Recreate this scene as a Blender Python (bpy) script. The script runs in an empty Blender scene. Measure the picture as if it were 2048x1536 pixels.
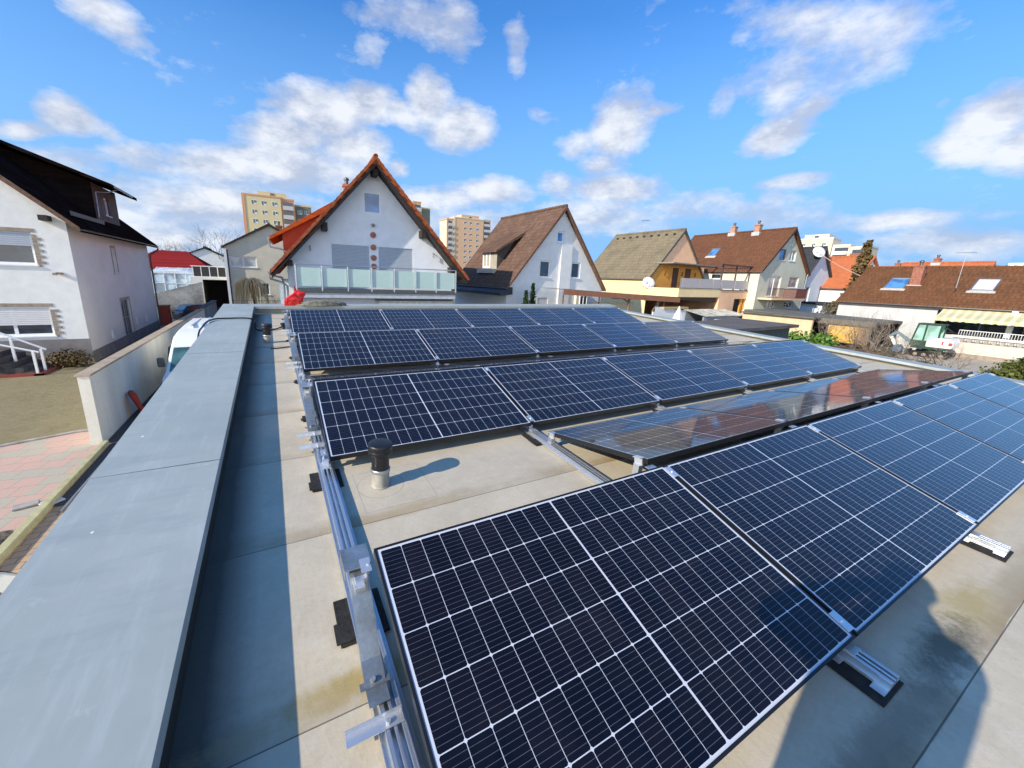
import bpy, math, random
from mathutils import Vector, Matrix, noise
from mathutils.geometry import tessellate_polygon
random.seed(7)
PI=math.pi; R=math.radians
G=-2.7                                    # ground level, metres below the near roof edge
scene=bpy.context.scene; C=scene.collection
AL=R(2.89); RM=Matrix.Rotation(AL,4,'X')  # the flat roof falls 2.9 degrees towards the street

# ---------- scene tree helpers
def tag(o,label=None,cat=None,group=None,kind=None):
    for k,v in (('label',label),('category',cat),('group',group),('kind',kind)):
        if v: o[k]=v
    return o
def thing(name,label,cat,loc=(0,0,0),rz=0,group=None,roof=False,M=None):
    o=bpy.data.objects.new(name,None); C.objects.link(o); o.empty_display_size=.1
    o.matrix_world=(RM if roof else Matrix())@Matrix.Translation(loc)@Matrix.Rotation(rz,4,'Z')@(M or Matrix())
    return tag(o,label,cat,group)
def dup(o,parent=None):
    c=o.copy(); C.objects.link(c)
    if parent: c.parent=parent
    for ch in list(o.children): dup(ch,c)
    return c
class MB:
    def __init__(s): s.v=[]; s.f=[]
    def add(s,vs,fs):
        n=len(s.v); s.v+= [tuple(v) for v in vs]; s.f+=[tuple(i+n for i in f) for f in fs]; return s
    def box(s,x0,x1,y0,y1,z0,z1,M=None):
        vs=[Vector((x,y,z)) for z in (z0,z1) for y in (y0,y1) for x in (x0,x1)]
        if M is not None: vs=[M@v for v in vs]
        return s.add(vs,[(0,2,3,1),(4,5,7,6),(0,1,5,4),(1,3,7,5),(3,2,6,7),(2,0,4,6)])
    def prism(s,poly,d0,d1,ax='y',M=None):
        # poly: (a,b) pairs; ax y: a->x b->z ; ax x: a->y b->z ; ax z: a->x b->y
        fn={'y':lambda a,b,d:(a,d,b),'x':lambda a,b,d:(d,a,b),'z':lambda a,b,d:(a,b,d)}[ax]
        n=len(poly); vs=[Vector(fn(a,b,d)) for d in (d0,d1) for a,b in poly]
        if M is not None: vs=[M@v for v in vs]
        fs=[(i,(i+1)%n,n+(i+1)%n,n+i) for i in range(n)]
        tri=tessellate_polygon([[Vector((a,b,0)) for a,b in poly]])
        fs+=[tuple(t) for t in tri]+[tuple(n+i for i in reversed(t)) for t in tri]
        return s.add(vs,fs)
    def quad(s,*p): return s.add(p,[tuple(range(len(p)))])
    def tube(s,pts,r,n=8,cap=True):
        pts=[Vector(p) for p in pts]; rs=r if isinstance(r,(list,tuple)) else [r]*len(pts)
        vs=[];up=None
        for i,p in enumerate(pts):
            d=(pts[min(i+1,len(pts)-1)]-pts[max(i-1,0)]).normalized()
            a=up if up is not None else (Vector((0,0,1)) if abs(d.z)<.9 else Vector((1,0,0)))
            x=d.cross(a).normalized(); y=x.cross(d).normalized(); up=y
            for k in range(n):
                t=2*PI*k/n; vs.append(p+(x*math.cos(t)+y*math.sin(t))*rs[i])
        fs=[(i*n+k,i*n+(k+1)%n,(i+1)*n+(k+1)%n,(i+1)*n+k) for i in range(len(pts)-1) for k in range(n)]
        if cap: fs+=[tuple(range(n-1,-1,-1)),tuple((len(pts)-1)*n+k for k in range(n))]
        return s.add(vs,fs)
    def lathe(s,prof,c=(0,0),n=20):
        vs=[(c[0]+r*math.cos(2*PI*k/n),c[1]+r*math.sin(2*PI*k/n),z) for r,z in prof for k in range(n)]
        fs=[(i*n+k,i*n+(k+1)%n,(i+1)*n+(k+1)%n,(i+1)*n+k) for i in range(len(prof)-1) for k in range(n)]
        fs+=[tuple(range(n-1,-1,-1)),tuple((len(prof)-1)*n+k for k in range(n))]
        return s.add(vs,fs)
    def wall(s,outer,holes,fn,depth=.14):
        """polygon with rectangular openings (a0,b0,a1,b1) and their reveals; fn(a,b,d)->point, d goes inwards"""
        rects=[[(a0,b0),(a1,b0),(a1,b1),(a0,b1)] for a0,b0,a1,b1 in holes]
        loops=[[Vector((a,b,0)) for a,b in outer]]+[[Vector((a,b,0)) for a,b in reversed(r)] for r in rects]
        tri=tessellate_polygon(loops); flat=[p for l in loops for p in l]
        s.add([fn(p.x,p.y,0) for p in flat],tri)
        for r in rects:
            for i in range(4):
                p,q=r[i],r[(i+1)%4]
                s.quad(fn(*p,0),fn(*q,0),fn(*q,depth),fn(*p,depth))
        return s
    def build(s,name,mat,parent=None,smooth=False,bevel=0,roof=False,M=None):
        me=bpy.data.meshes.new(name); me.from_pydata([tuple(v) for v in s.v],[],s.f); me.update()
        if mat: me.materials.append(mat)
        import bmesh
        bm=bmesh.new(); bm.from_mesh(me); bmesh.ops.recalc_face_normals(bm,faces=bm.faces); bm.to_mesh(me); bm.free()
        if smooth:
            for p_ in me.polygons: p_.use_smooth=True
            try: me.set_sharp_from_angle(angle=R(40))
            except Exception: pass
        o=bpy.data.objects.new(name,me); C.objects.link(o)
        if parent: o.parent=parent
        elif roof: o.matrix_world=RM
        if M is not None: o.matrix_local=M
        if bevel:
            b=o.modifiers.new('b','BEVEL'); b.width=bevel; b.segments=2; b.limit_method='ANGLE'
        return o

# ---------- node helpers
class NT:
    def __init__(s,nt): s.nt=nt; s.n=nt.nodes; s.l=nt.links
    def node(s,t,ins={},**kw):
        n=s.n.new(t)
        for k,v in kw.items(): setattr(n,k,v)
        for k,v in ins.items(): s.set(n.inputs[k],v)
        return n
    def set(s,sock,v):
        if hasattr(v,'is_output'): s.l.new(v,sock)
        else: sock.default_value=v
    def m(s,op,a,b=0.,c=None,clamp=False):
        n=s.n.new('ShaderNodeMath'); n.operation=op; n.use_clamp=clamp
        s.set(n.inputs[0],a); s.set(n.inputs[1],b)
        if c is not None: s.set(n.inputs[2],c)
        return n.outputs[0]
    def mix(s,f,a,b):
        n=s.n.new('ShaderNodeMix'); n.data_type='RGBA'; s.set(n.inputs[0],f)
        s.set(n.inputs[6],a if hasattr(a,'is_output') else (*a,1)[:4]); s.set(n.inputs[7],b if hasattr(b,'is_output') else (*b,1)[:4]); return n.outputs[2]
    def rng(s,v,a,b,c=0.,d=1.):
        n=s.n.new('ShaderNodeMapRange'); s.set(n.inputs[0],v)
        for i,x in enumerate((a,b,c,d)): s.set(n.inputs[i+1],x)
        return n.outputs[0]
    def noise(s,vec,scale,detail=4,rough=.55):
        n=s.n.new('ShaderNodeTexNoise'); n.inputs['Scale'].default_value=scale; n.inputs['Detail'].default_value=detail; n.inputs['Roughness'].default_value=rough
        if vec is not None: s.l.new(vec,n.inputs['Vector'])
        return n.outputs['Fac']
    def mapping(s,vec,scale=(1,1,1),rot=(0,0,0),loc=(0,0,0),kind='POINT'):
        n=s.n.new('ShaderNodeMapping'); n.vector_type=kind; s.l.new(vec,n.inputs['Vector'])
        n.inputs['Scale'].default_value=scale; n.inputs['Rotation'].default_value=rot; n.inputs['Location'].default_value=loc
        return n.outputs[0]
MATS={}
def newmat(name):
    m=bpy.data.materials.new(name); m.use_nodes=True; t=NT(m.node_tree); t.n.clear()
    out=t.n.new('ShaderNodeOutputMaterial'); b=t.n.new('ShaderNodeBsdfPrincipled'); t.l.new(b.outputs[0],out.inputs[0])
    tc=t.n.new('ShaderNodeTexCoord'); t.obj=tc.outputs['Object']; t.b=b
    return m,t
def bump(t,h,strength=.3,dist=.02):
    n=t.n.new('ShaderNodeBump'); n.inputs['Strength'].default_value=strength; n.inputs['Distance'].default_value=dist
    t.l.new(h,n.inputs['Height']); t.l.new(n.outputs[0],t.b.inputs['Normal'])
def mat(name,col,rough=.6,metal=0,var=.12,scale=6.,bmp=.15,bs=60.,col2=None,streak=False,spec=.5):
    """plain material with procedural colour variation, optional vertical streaks and fine bump"""
    if name in MATS: return MATS[name]
    m,t=newmat(name)
    vec=t.mapping(t.obj,(1,1,.18)) if streak else t.obj
    a=t.noise(vec,scale,5); f=t.rng(a,.3,.7)
    c2=col2 or tuple(max(0,c*(1-var*2.2)) for c in col); c1=col if col2 else tuple(min(1,c*(1+var*.5)) for c in col)
    f2=t.rng(t.noise(t.obj,scale*7,3),.25,.75,0,.35)
    ff=t.m('ADD',t.m('MULTIPLY',f,.75),f2,clamp=True)
    t.set(t.b.inputs['Base Color'],t.mix(ff,c1,c2)); 
    t.set(t.b.inputs['Roughness'],t.rng(a,.2,.8,max(0,rough-.08),min(1,rough+.08))); t.b.inputs['Metallic'].default_value=metal
    t.b.inputs['Specular IOR Level'].default_value=spec
    if bmp: bump(t,t.noise(t.obj,bs,4),bmp,.01)
    MATS[name]=m; return m
def glass_mat(name,tint=(.02,.03,.04),rough=.03,curtain=0):
    if name in MATS: return MATS[name]
    m,t=newmat(name)
    c=t.mix(t.rng(t.noise(t.obj,1.3,2),.4,.6),tint,tuple(x*2+curtain for x in tint))
    t.set(t.b.inputs['Base Color'],c); t.b.inputs['Roughness'].default_value=rough; t.b.inputs['Specular IOR Level'].default_value=.8
    bump(t,t.noise(t.obj,1.2,1),.05,.02)
    MATS[name]=m; return m
def tile_mat(name,c1,c2,c3,tw=.3,th=.34,zk=1.35,mort=.012,dirt=(.03,.03,.03),dirtamt=.3):
    """roof tiles: rows by height, columns along the ridge (object space)"""
    if name in MATS: return MATS[name]
    m,t=newmat(name)
    sep=t.node('ShaderNodeSeparateXYZ',{0:t.obj}); 
    v=t.node('ShaderNodeCombineXYZ',{0:sep.outputs[1],1:t.m('MULTIPLY',sep.outputs[2],zk),2:0.})
    br=t.n.new('ShaderNodeTexBrick'); br.offset=.5; t.l.new(v.outputs[0],br.inputs['Vector'])
    br.inputs['Scale'].default_value=1; br.inputs['Brick Width'].default_value=tw; br.inputs['Row Height'].default_value=th; br.inputs['Mortar Size'].default_value=mort; br.inputs['Mortar Smooth'].default_value=.6
    br.inputs['Color1'].default_value=(*c1,1); br.inputs['Color2'].default_value=(*c2,1); br.inputs['Mortar'].default_value=(*[x*.35 for x in c1],1)
    n1=t.rng(t.noise(t.obj,.9,6,.65),.45,.7,0,1); n2=t.rng(t.noise(t.obj,7,5,.7),.5,.75,0,.8)
    col=t.mix(t.m('MULTIPLY',n1,dirtamt*1.6),br.outputs[0],dirt); col=t.mix(t.m('MULTIPLY',n2,.45),col,c3)
    t.set(t.b.inputs['Base Color'],col); t.b.inputs['Roughness'].default_value=1.; t.b.inputs['Specular IOR Level'].default_value=0.
    fr=t.m('FRACT',t.m('MULTIPLY',sep.outputs[2],zk/th)); wv=t.m('SINE',t.m('MULTIPLY',sep.outputs[1],2*PI/tw))
    h=t.m('ADD',t.m('MULTIPLY',fr,-1.),t.m('MULTIPLY',wv,.45)); bump(t,h,.7,.03)
    MATS[name]=m; return m

# ---------- materials
render_w=mat('white_render',(.82,.82,.79),.9,var=.06,scale=2.5,bmp=.25,bs=90)
render_gable=mat('pale_blue_render',(.83,.85,.87),.9,var=.05,scale=2,bmp=.25,bs=90)
render_left=mat('aged_white_render',(.84,.77,.69),.92,var=.05,scale=1.2,bmp=.3,bs=80)
render_beige=mat('beige_render',(.74,.67,.50),.9,var=.07,scale=2,bmp=.2,bs=80)
render_yellow=mat('warm_yellow_render',(.90,.70,.38),.9,var=.05,scale=2)
render_peach=mat('peach_render',(.95,.58,.34),.9,var=.06,scale=2)
render_orange=mat('orange_render',(.75,.36,.07),.9,var=.06,scale=2)
render_cream=mat('cream_render',(.72,.66,.52),.9,var=.06,scale=1.5)
render_sage=mat('sage_render',(.55,.56,.45),.9,var=.06,scale=1.5)
render_ice=mat('ice_blue_render',(.62,.68,.74),.9,var=.05,scale=1.5)
render_grey=mat('grey_plinth_render',(.25,.23,.22),.9,var=.15,scale=2)
pvc=mat('white_window_plastic',(.82,.83,.84),.4,var=.03,bmp=0)
shutter=mat('grey_blue_shutter',(.42,.47,.53),.6,var=.04,bmp=0)
shutter_w=mat('pale_shutter',(.72,.72,.72),.6,var=.04,bmp=0)
dark_wood=mat('dark_brown_wood',(.035,.024,.02),.7,var=.3,scale=9)
brown_wood=mat('brown_wood',(.2,.1,.055),.7,var=.25,scale=9)
brick=mat('red_brick',(.42,.16,.09),.9,var=.25,scale=9,bmp=.5,bs=30)
stone=mat('tan_quoin_stone',(.38,.31,.24),.9,var=.2,scale=5)
zinc=mat('zinc_gutter',(.42,.44,.46),.42,metal=.75,var=.12,scale=8,bmp=.05)
zinc_d=mat('dark_gutter',(.12,.11,.1),.5,metal=.4,var=.15,scale=8,bmp=.05)
alu=mat('mill_aluminium',(.74,.76,.78),.36,metal=.85,var=.08,scale=14,bmp=0)
alu_b=mat('bright_clamp_aluminium',(.85,.86,.87),.3,metal=.75,var=.06,scale=18,bmp=.03)
steel=mat('galvanised_plate',(.55,.58,.56),.42,metal=.85,var=.22,scale=9,bmp=.06)
rubber=mat('black_rubber_mat',(.022,.021,.02),.85,var=.4,scale=30,bmp=.6,bs=160)
cable_m=mat('black_cable',(.012,.012,.013),.5,bmp=0)
black_pl=mat('black_pvc',(.018,.018,.02),.38,var=.3,scale=12,bmp=.08,bs=40)
concrete=mat('concrete',(.42,.40,.36),.92,var=.2,scale=4,bmp=.4)
glass_d=glass_mat('dark_window_glass')
glass_b=glass_mat('sky_window_glass',(.05,.14,.30))
glass_c=glass_mat('curtained_glass',(.20,.22,.22),.08)
tile_dark=tile_mat('dark_brown_tiles',(.022,.012,.009),(.014,.008,.006),(.03,.02,.015),.3,.33,1.5)
tile_orange=tile_mat('orange_clay_tiles',(.44,.095,.026),(.36,.075,.022),(.2,.06,.03),.24,.3,1.3,dirtamt=.12)
tile_brown=tile_mat('weathered_brown_tiles',(.17,.105,.075),(.125,.075,.055),(.27,.2,.15),.33,.34,1.3,dirtamt=.15)
tile_grey=tile_mat('olive_grey_tiles',(.235,.195,.13),(.2,.165,.11),(.31,.26,.18),.34,.36,1.3,dirtamt=.2)
tile_red=tile_mat('reddish_brown_tiles',(.17,.078,.045),(.135,.062,.036),(.22,.12,.07),.26,.3,1.35,dirtamt=.12)
tile_moss=tile_mat('mottled_red_brown_tiles',(.19,.085,.042),(.145,.066,.034),(.28,.18,.09),.24,.3,1.6,dirtamt=.2)
tile_wine=tile_mat('wine_red_tiles',(.30,.03,.03),(.24,.025,.025),(.12,.02,.02),.34,.36,2,dirtamt=.1)
tile_slate=tile_mat('dark_slate_tiles',(.055,.06,.065),(.045,.05,.055),(.09,.09,.09),.3,.3,1.3,dirtamt=.1)

def solar_mat():
    m,t=newmat('photovoltaic_cells')
    s=t.node('ShaderNodeSeparateXYZ',{0:t.obj}); x,y=s.outputs[0],s.outputs[1]
    X0,Y0=.0115,.0074; hx,cy=.0852,.1672; gap=.0075; W1=10*hx
    xr=t.m('SUBTRACT',x,X0); half=t.m('GREATER_THAN',xr,W1+gap*.5)
    xl=t.m('SUBTRACT',xr,t.m('MULTIPLY',half,W1+gap)); yr=t.m('SUBTRACT',y,Y0)
    cx=t.m('DIVIDE',xl,hx); cyy=t.m('DIVIDE',yr,cy); fx=t.m('FRACT',cx); fy=t.m('FRACT',cyy)
    ex=t.m('MULTIPLY',t.m('MINIMUM',fx,t.m('SUBTRACT',1.,fx)),hx); ey=t.m('MULTIPLY',t.m('MINIMUM',fy,t.m('SUBTRACT',1.,fy)),cy)
    gx=t.m('LESS_THAN',ex,.0010); gy=t.m('LESS_THAN',ey,.0015); ch=t.m('LESS_THAN',t.m('ADD',ex,ey),.0075)
    out=t.m('MAXIMUM',t.m('MAXIMUM',t.m('LESS_THAN',xl,0.),t.m('GREATER_THAN',xl,W1)),t.m('MAXIMUM',t.m('LESS_THAN',yr,0.),t.m('GREATER_THAN',yr,6*cy)))
    white=t.m('MAXIMUM',t.m('MAXIMUM',gx,gy),t.m('MAXIMUM',ch,out))
    fb=t.m('FRACT',t.m('ADD',t.m('MULTIPLY',fy,9.),.5)); bb=t.m('LESS_THAN',t.m('ABSOLUTE',t.m('SUBTRACT',fb,.5)),.028)
    vor=t.n.new('ShaderNodeTexWhiteNoise'); vor.noise_dimensions='3D'
    oi=t.n.new('ShaderNodeObjectInfo')
    cv=t.node('ShaderNodeCombineXYZ',{0:t.m('ADD',t.m('FLOOR',cx),t.m('MULTIPLY',half,20.)),1:t.m('FLOOR',cyy),2:t.m('MULTIPLY',oi.outputs['Random'],50.)}); t.l.new(cv.outputs[0],vor.inputs['Vector'])
    cell=t.mix(vor.outputs['Value'],(.003,.0038,.0095),(.006,.005,.010))
    cell=t.mix(t.m('MULTIPLY',oi.outputs['Random'],.5),cell,(.004,.008,.024))
    col=t.mix(t.m('MULTIPLY',bb,.32),cell,(.34,.34,.36)); 
    dust=t.rng(t.noise(t.obj,3.2,6,.7),.45,.8,0,.02)
    col=t.mix(white,col,(.56,.59,.64)); col=t.mix(dust,col,(.4,.38,.34))
    t.set(t.b.inputs['Base Color'],col)
    t.b.inputs['Roughness'].default_value=.35; t.b.inputs['Specular IOR Level'].default_value=.08
    t.b.inputs['Coat Weight'].default_value=1.; t.b.inputs['Coat IOR'].default_value=1.34
    t.set(t.b.inputs['Coat Roughness'],t.rng(t.noise(t.obj,5,4),.3,.7,.035,.075))
    return m
PV=solar_mat()
frame_m=mat('black_anodised_frame',(.035,.036,.04),.35,metal=.6,var=.1,bmp=0)

def deck_mat():
    m,t=newmat('grey_beige_roof_membrane')
    s=t.node('ShaderNodeSeparateXYZ',{0:t.obj}); x,y=s.outputs[0],s.outputs[1]
    wob=t.m('MULTIPLY',t.m('SUBTRACT',t.noise(t.obj,1.7,4),.5),.035)
    yy=t.m('DIVIDE',t.m('ADD',t.m('ADD',y,wob),.265-.0),.975); fr=t.m('FRACT',yy); d=t.m('MULTIPLY',t.m('MINIMUM',fr,t.m('SUBTRACT',1.,fr)),.975)
    y2=t.m('DIVIDE',t.m('ADD',y,.265),.975); f2=t.m('FRACT',y2); d2=t.m('MULTIPLY',t.m('MINIMUM',f2,t.m('SUBTRACT',1.,f2)),.975)
    seam=t.m('MULTIPLY',t.m('LESS_THAN',d2,.0026),.8)
    band=t.rng(t.m('MULTIPLY',fr,.975),.02,.14,1.,0.)                     # overlap strip just beyond each seam collects dirt
    n1=t.noise(t.obj,2.3,7,.65); n2=t.noise(t.obj,11,6,.7); n3=t.noise(t.mapping(t.obj,(1,5,1)),3,5,.6); n4=t.noise(t.obj,45,5,.7)
    col=t.mix(t.rng(n1,.35,.68),(.57,.50,.375),(.465,.41,.31)); col=t.mix(t.rng(n2,.5,.75,0,.5),col,(.60,.56,.48))
    col=t.mix(t.rng(n4,.5,.8,0,.35),col,(.3,.27,.22))
    bandm=t.m('MULTIPLY',band,t.rng(t.noise(t.obj,1.1,5,.6),.38,.62)); col=t.mix(t.m('MULTIPLY',bandm,.8),col,(.29,.215,.12))
    col=t.mix(t.m('MULTIPLY',t.m('MULTIPLY',t.rng(fr,.0,.3,1.,0.),t.rng(n3,.45,.65)),.4),col,(.33,.27,.18))
    def spot(cx,cyy,rx,ry,c,k):
        nonlocal col
        e=t.m('SQRT',t.m('ADD',t.m('POWER',t.m('DIVIDE',t.m('SUBTRACT',x,cx),rx),2.),t.m('POWER',t.m('DIVIDE',t.m('SUBTRACT',y,cyy),ry),2.)))
        e=t.m('ADD',e,t.m('MULTIPLY',t.m('SUBTRACT',t.m('ADD',t.m('MULTIPLY',n2,.6),t.m('MULTIPLY',n4,.4)),.5),2.6)); col=t.mix(t.m('MULTIPLY',t.rng(e,1.25,.35,0.,1.),k),col,c)
    col=t.mix(t.m('MULTIPLY',t.rng(t.m('ADD',x,t.m('MULTIPLY',n1,.12)),-.38,-.54,0.,1.),.88),col,(.05,.052,.045))  # dirt along the left upstand, painted wider and darker to deepen the parapet shadow
    spot(2.72,-.14,.30,.1,(.36,.29,.12),.75); spot(2.25,-.165,.32,.085,(.075,.08,.055),.85); spot(1.55,-.19,.75,.07,(.16,.155,.12),.6); spot(3.3,-.2,.4,.06,(.34,.3,.2),.6)
    spot(-.13,.80,.22,.055,(.36,.27,.08),.85); spot(.1,.77,.8,.05,(.38,.3,.16),.6); spot(2.3,1.72,.3,.05,(.4,.28,.13),.8); spot(.35,1.72,.4,.06,(.4,.3,.17),.7)
    # welded collar ring of the near vent
    rr=t.m('SQRT',t.m('ADD',t.m('POWER',t.m('SUBTRACT',x,.28),2.),t.m('POWER',t.m('SUBTRACT',y,2.06),2.)))
    ring=t.m('LESS_THAN',t.m('ABSOLUTE',t.m('SUBTRACT',rr,.155)),.003)
    sq=t.m('MAXIMUM',t.m('ABSOLUTE',t.m('SUBTRACT',x,.36)),t.m('ABSOLUTE',t.m('SUBTRACT',y,2.02))); sqm=t.m('LESS_THAN',t.m('ABSOLUTE',t.m('SUBTRACT',sq,.235)),.0025)
    col=t.mix(t.m('MULTIPLY',t.m('MAXIMUM',ring,sqm),.4),col,(.2,.18,.15)); col=t.mix(seam,col,(.08,.07,.06))
    t.set(t.b.inputs['Base Color'],col); t.set(t.b.inputs['Roughness'],t.rng(n1,.3,.7,.55,.8)); t.b.inputs['Specular IOR Level'].default_value=.3
    h=t.m('ADD',t.m('MULTIPLY',n2,.5),t.m('ADD',t.m('MULTIPLY',n4,.25),t.m('MULTIPLY',t.rng(fr,0.,.06,1.,0.),.7))); bump(t,h,.35,.012)
    return m
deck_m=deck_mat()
def cap_mat():
    m,t=newmat('zinc_parapet_cap')
    n=t.noise(t.obj,1.5,5,.6); n2=t.noise(t.mapping(t.obj,(7,1,1)),2.2,6,.7); n3=t.noise(t.obj,8,6,.7)
    col=t.mix(t.rng(n,.35,.65),(.325,.365,.345),(.385,.42,.40)); col=t.mix(t.rng(n2,.5,.75,0,.55),col,(.46,.50,.49)); col=t.mix(t.rng(n3,.64,.74,0,.6),col,(.52,.55,.54)); col=t.mix(t.rng(t.noise(t.mapping(t.obj,(1,4,1)),1.3,6,.7),.52,.7,0,.5),col,(.26,.30,.30))
    vo=t.n.new('ShaderNodeTexVoronoi'); vo.inputs['Scale'].default_value=5.5; t.l.new(t.obj,vo.inputs['Vector'])
    spl=t.m('MULTIPLY',t.rng(vo.outputs['Distance'],.05,.035,0.,1.),t.m('GREATER_THAN',t.noise(t.obj,2.9,2),.54)); col=t.mix(t.m('MULTIPLY',spl,.4),col,(.7,.71,.7)); s_=t.node('ShaderNodeSeparateXYZ',{0:t.obj})
    for (sx,sy,sr) in ((-1.12,1.87,.007),(-1.17,2.99,.009)):
        e_=t.m('SQRT',t.m('ADD',t.m('POWER',t.m('DIVIDE',t.m('SUBTRACT',s_.outputs[0],sx),sr),2.),t.m('POWER',t.m('DIVIDE',t.m('SUBTRACT',s_.outputs[1],sy),sr*1.3),2.))); e_=t.m('ADD',e_,t.m('MULTIPLY',t.m('SUBTRACT',t.noise(t.obj,60,3),.5),1.2)); col=t.mix(t.rng(e_,1.1,.7,0.,.95),col,(.8,.8,.78))
    t.set(t.b.inputs['Base Color'],col); t.set(t.b.inputs['Roughness'],t.rng(n3,.3,.7,.5,.64)); t.b.inputs['Metallic'].default_value=.12
    bump(t,t.noise(t.obj,1.3,2),.12,.03); return m
cap_m=cap_mat()

# ---------- the garage with its flat roof
g=thing('flat_roof_garage','low garage with metal-capped parapets whose flat membrane roof carries the solar panels','garage',roof=True)
X0,X1,Y0,Y1=-.68,10.6,-4.2,10.23
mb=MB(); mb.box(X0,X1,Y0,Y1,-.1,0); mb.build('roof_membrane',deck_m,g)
w=MB()
inv=RM.inverted()
def rw(x,y,z): return inv@Vector((x,y,z))
for (a,b,c,d) in ((-1.24,-.68,Y0,10.5),(10.6,10.9,Y0,10.5),(-.68,10.6,10.23,10.5)):
    zt=.06 if a>5 else .17
    vs=[Vector((x,y,zt)) for y in (c,d) for x in (a,b)]
    vb=[]
    for v in vs:
        W_=RM@v; vb.append(inv@Vector((W_.x,W_.y,G-.3)))
    w.add(vb+vs,[(0,2,3,1),(4,5,7,6),(0,1,5,4),(1,3,7,5),(3,2,6,7),(2,0,4,6)])
w.build('wall',render_w,g)
up=MB(); up.quad((-.675,Y0,.004),(-.675,10.225,.004),(-.675,10.225,.17),(-.675,Y0,.17)); up.build('membrane_upstand',mat('shade_darkened_upstand',(.02,.024,.022),.8,var=.2,scale=3,bmp=.3),g); up=MB(); up.quad((-.67,10.222,.004),(10.59,10.222,.004),(10.59,10.222,.15),(-.67,10.222,.15)); up.build('membrane_upstand',mat('pale_membrane_upstand',(.42,.40,.35),.85,var=.2,scale=3,bmp=.3),g); up=MB(); up.quad((10.592,Y0,.004),(10.592,10.22,.004),(10.592,10.22,.07),(10.592,Y0,.07))  # left upstand coloured near-black for its shade, unlike the other membrane upstands
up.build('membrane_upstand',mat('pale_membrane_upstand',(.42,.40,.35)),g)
def cap(name,segs,ax,a0,a1,h,lip=.05):
    m_=MB()
    for s0,s1 in segs:
        e=.0015
        if ax=='y': m_.prism([(a0,h-lip),(a0+.012,h-lip),(a0+.012,h-.012),(a1-.012,h-.018),(a1-.012,h-lip),(a1,h-lip),(a1,h-.006),(a0,h)],s0+e,s1-e,'y')
        else: m_.prism([(a0,h-lip),(a0+.012,h-lip),(a0+.012,h-.012),(a1-.012,h-.012),(a1-.012,h-lip),(a1,h-lip),(a1,h),(a0,h)],s0+e,s1-e,'x')
    return m_
ys=[-4.2,-.55,2.44,5.53,8.3,10.56]
L=cap('c',list(zip(ys[:-1],ys[1:])),'y',-1.29,-.665,.2,.07)
for yj in ys[1:-1]: L.box(-1.291,-.664,yj-.001,yj+.006,.2003,.2016)
L.build('parapet_cap',cap_m,g,bevel=.004)
F=MB()
for a,b in ((-.663,2.1),(2.1,5.),(5.,8.),(8.,10.95)): F.prism([(10.13,.13),(10.145,.13),(10.145,.188),(10.53,.188),(10.53,.13),(10.545,.13),(10.545,.2),(10.13,.2)],a+.0015,b-.0015,'x')
F.build('parapet_cap',cap_m,g,bevel=.004)
Rr=MB()
for a,b in ((-4.2,-1.),(-1.,2.),(2.,5.),(5.,8.),(8.,10.125)): Rr.prism([(10.5,.05),(10.512,.05),(10.512,.09),(10.93,.08),(10.93,.05),(10.95,.05),(10.95,.09),(10.5,.1)],a+.0015,b-.0015,'y')
Rr.build('parapet_cap',cap_m,g,bevel=.004)

# ---------- solar panels
PL,PD,TH=1.755,1.038,.035
fr=MB(); lip=.010
fr.box(0,lip,0,PD,-TH,0); fr.box(PL-lip,PL,0,PD,-TH,0); fr.box(lip,PL-lip,0,lip,-TH,0); fr.box(lip,PL-lip,PD-lip,PD,-TH,0)
gl=MB(); gl.box(.0,PL-2*lip,.0,PD-2*lip,-.005,0)
def make_panel():
    r=thing('solar_panel','x','solar panel',group='solar panels on the flat roof')
    fr.build('frame',frame_m,r)
    g_=gl.build('cell_laminate',PV,r); g_.location=(lip,lip,-.0025)
    jb=MB(); jb.box(PL/2-.05,PL/2+.05,PD-.2,PD-.12,-.03,-.009); jb.build('junction_box',black_pl,r)
    return r
proto=make_panel(); used=False
TF,TB=R(15.05),R(13.56); PX=1.775
ORD=['leftmost','second from the left','third from the left','fourth from the left','rightmost']
rows=[('A',.009,TF,0,range(5),'{} solar panel of the nearest row, facing the camera'),
      ('B',1.134,TB,1,range(1,5),'{} solar panel of the mirror-like away-tilted row behind the nearest row'),
      ('C',2.349,TF,0,range(5),'{} solar panel of the second camera-facing row, beyond the roof vent'),
      ('D',3.47,TB,1,range(5),'{} solar panel of the away-tilted strip behind the second camera-facing row'),
      ('E',4.7125,TF,0,range(5),'{} solar panel of the third camera-facing row'),
      ('F',5.85,TB,1,range(5),'{} solar panel tilted away behind the third camera-facing row'),
      ('G',7.121,TF,0,range(5),'{} solar panel of the farthest row, below the far parapet'),
      ('H',8.26,TB,1,range(5),'{} solar panel tilted away between the farthest row and the far parapet')]
for key,y,tl,back,idx,lab in rows:
    for i in idx:
        p=proto if not used else dup(proto); used=True
        if key=='B': o_=['leftmost','second from the left','third from the left','rightmost'][i-1]
        else: o_=ORD[i]
        p['label']=lab.format(o_)
        if i==0 and key in 'ACEG' : pass
        jit=random.uniform(-.0015,.0015)
        x=i*PX+(-.012 if key in 'CEG' else 0)
        if back: Mx=Matrix.Translation((x,y+jit,.12+PD*math.sin(tl)))@Matrix.Rotation(-tl,4,'X')
        else: Mx=Matrix.Translation((x,y+jit,.12))@Matrix.Rotation(tl,4,'X')
        p.matrix_world=RM@Mx
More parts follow.
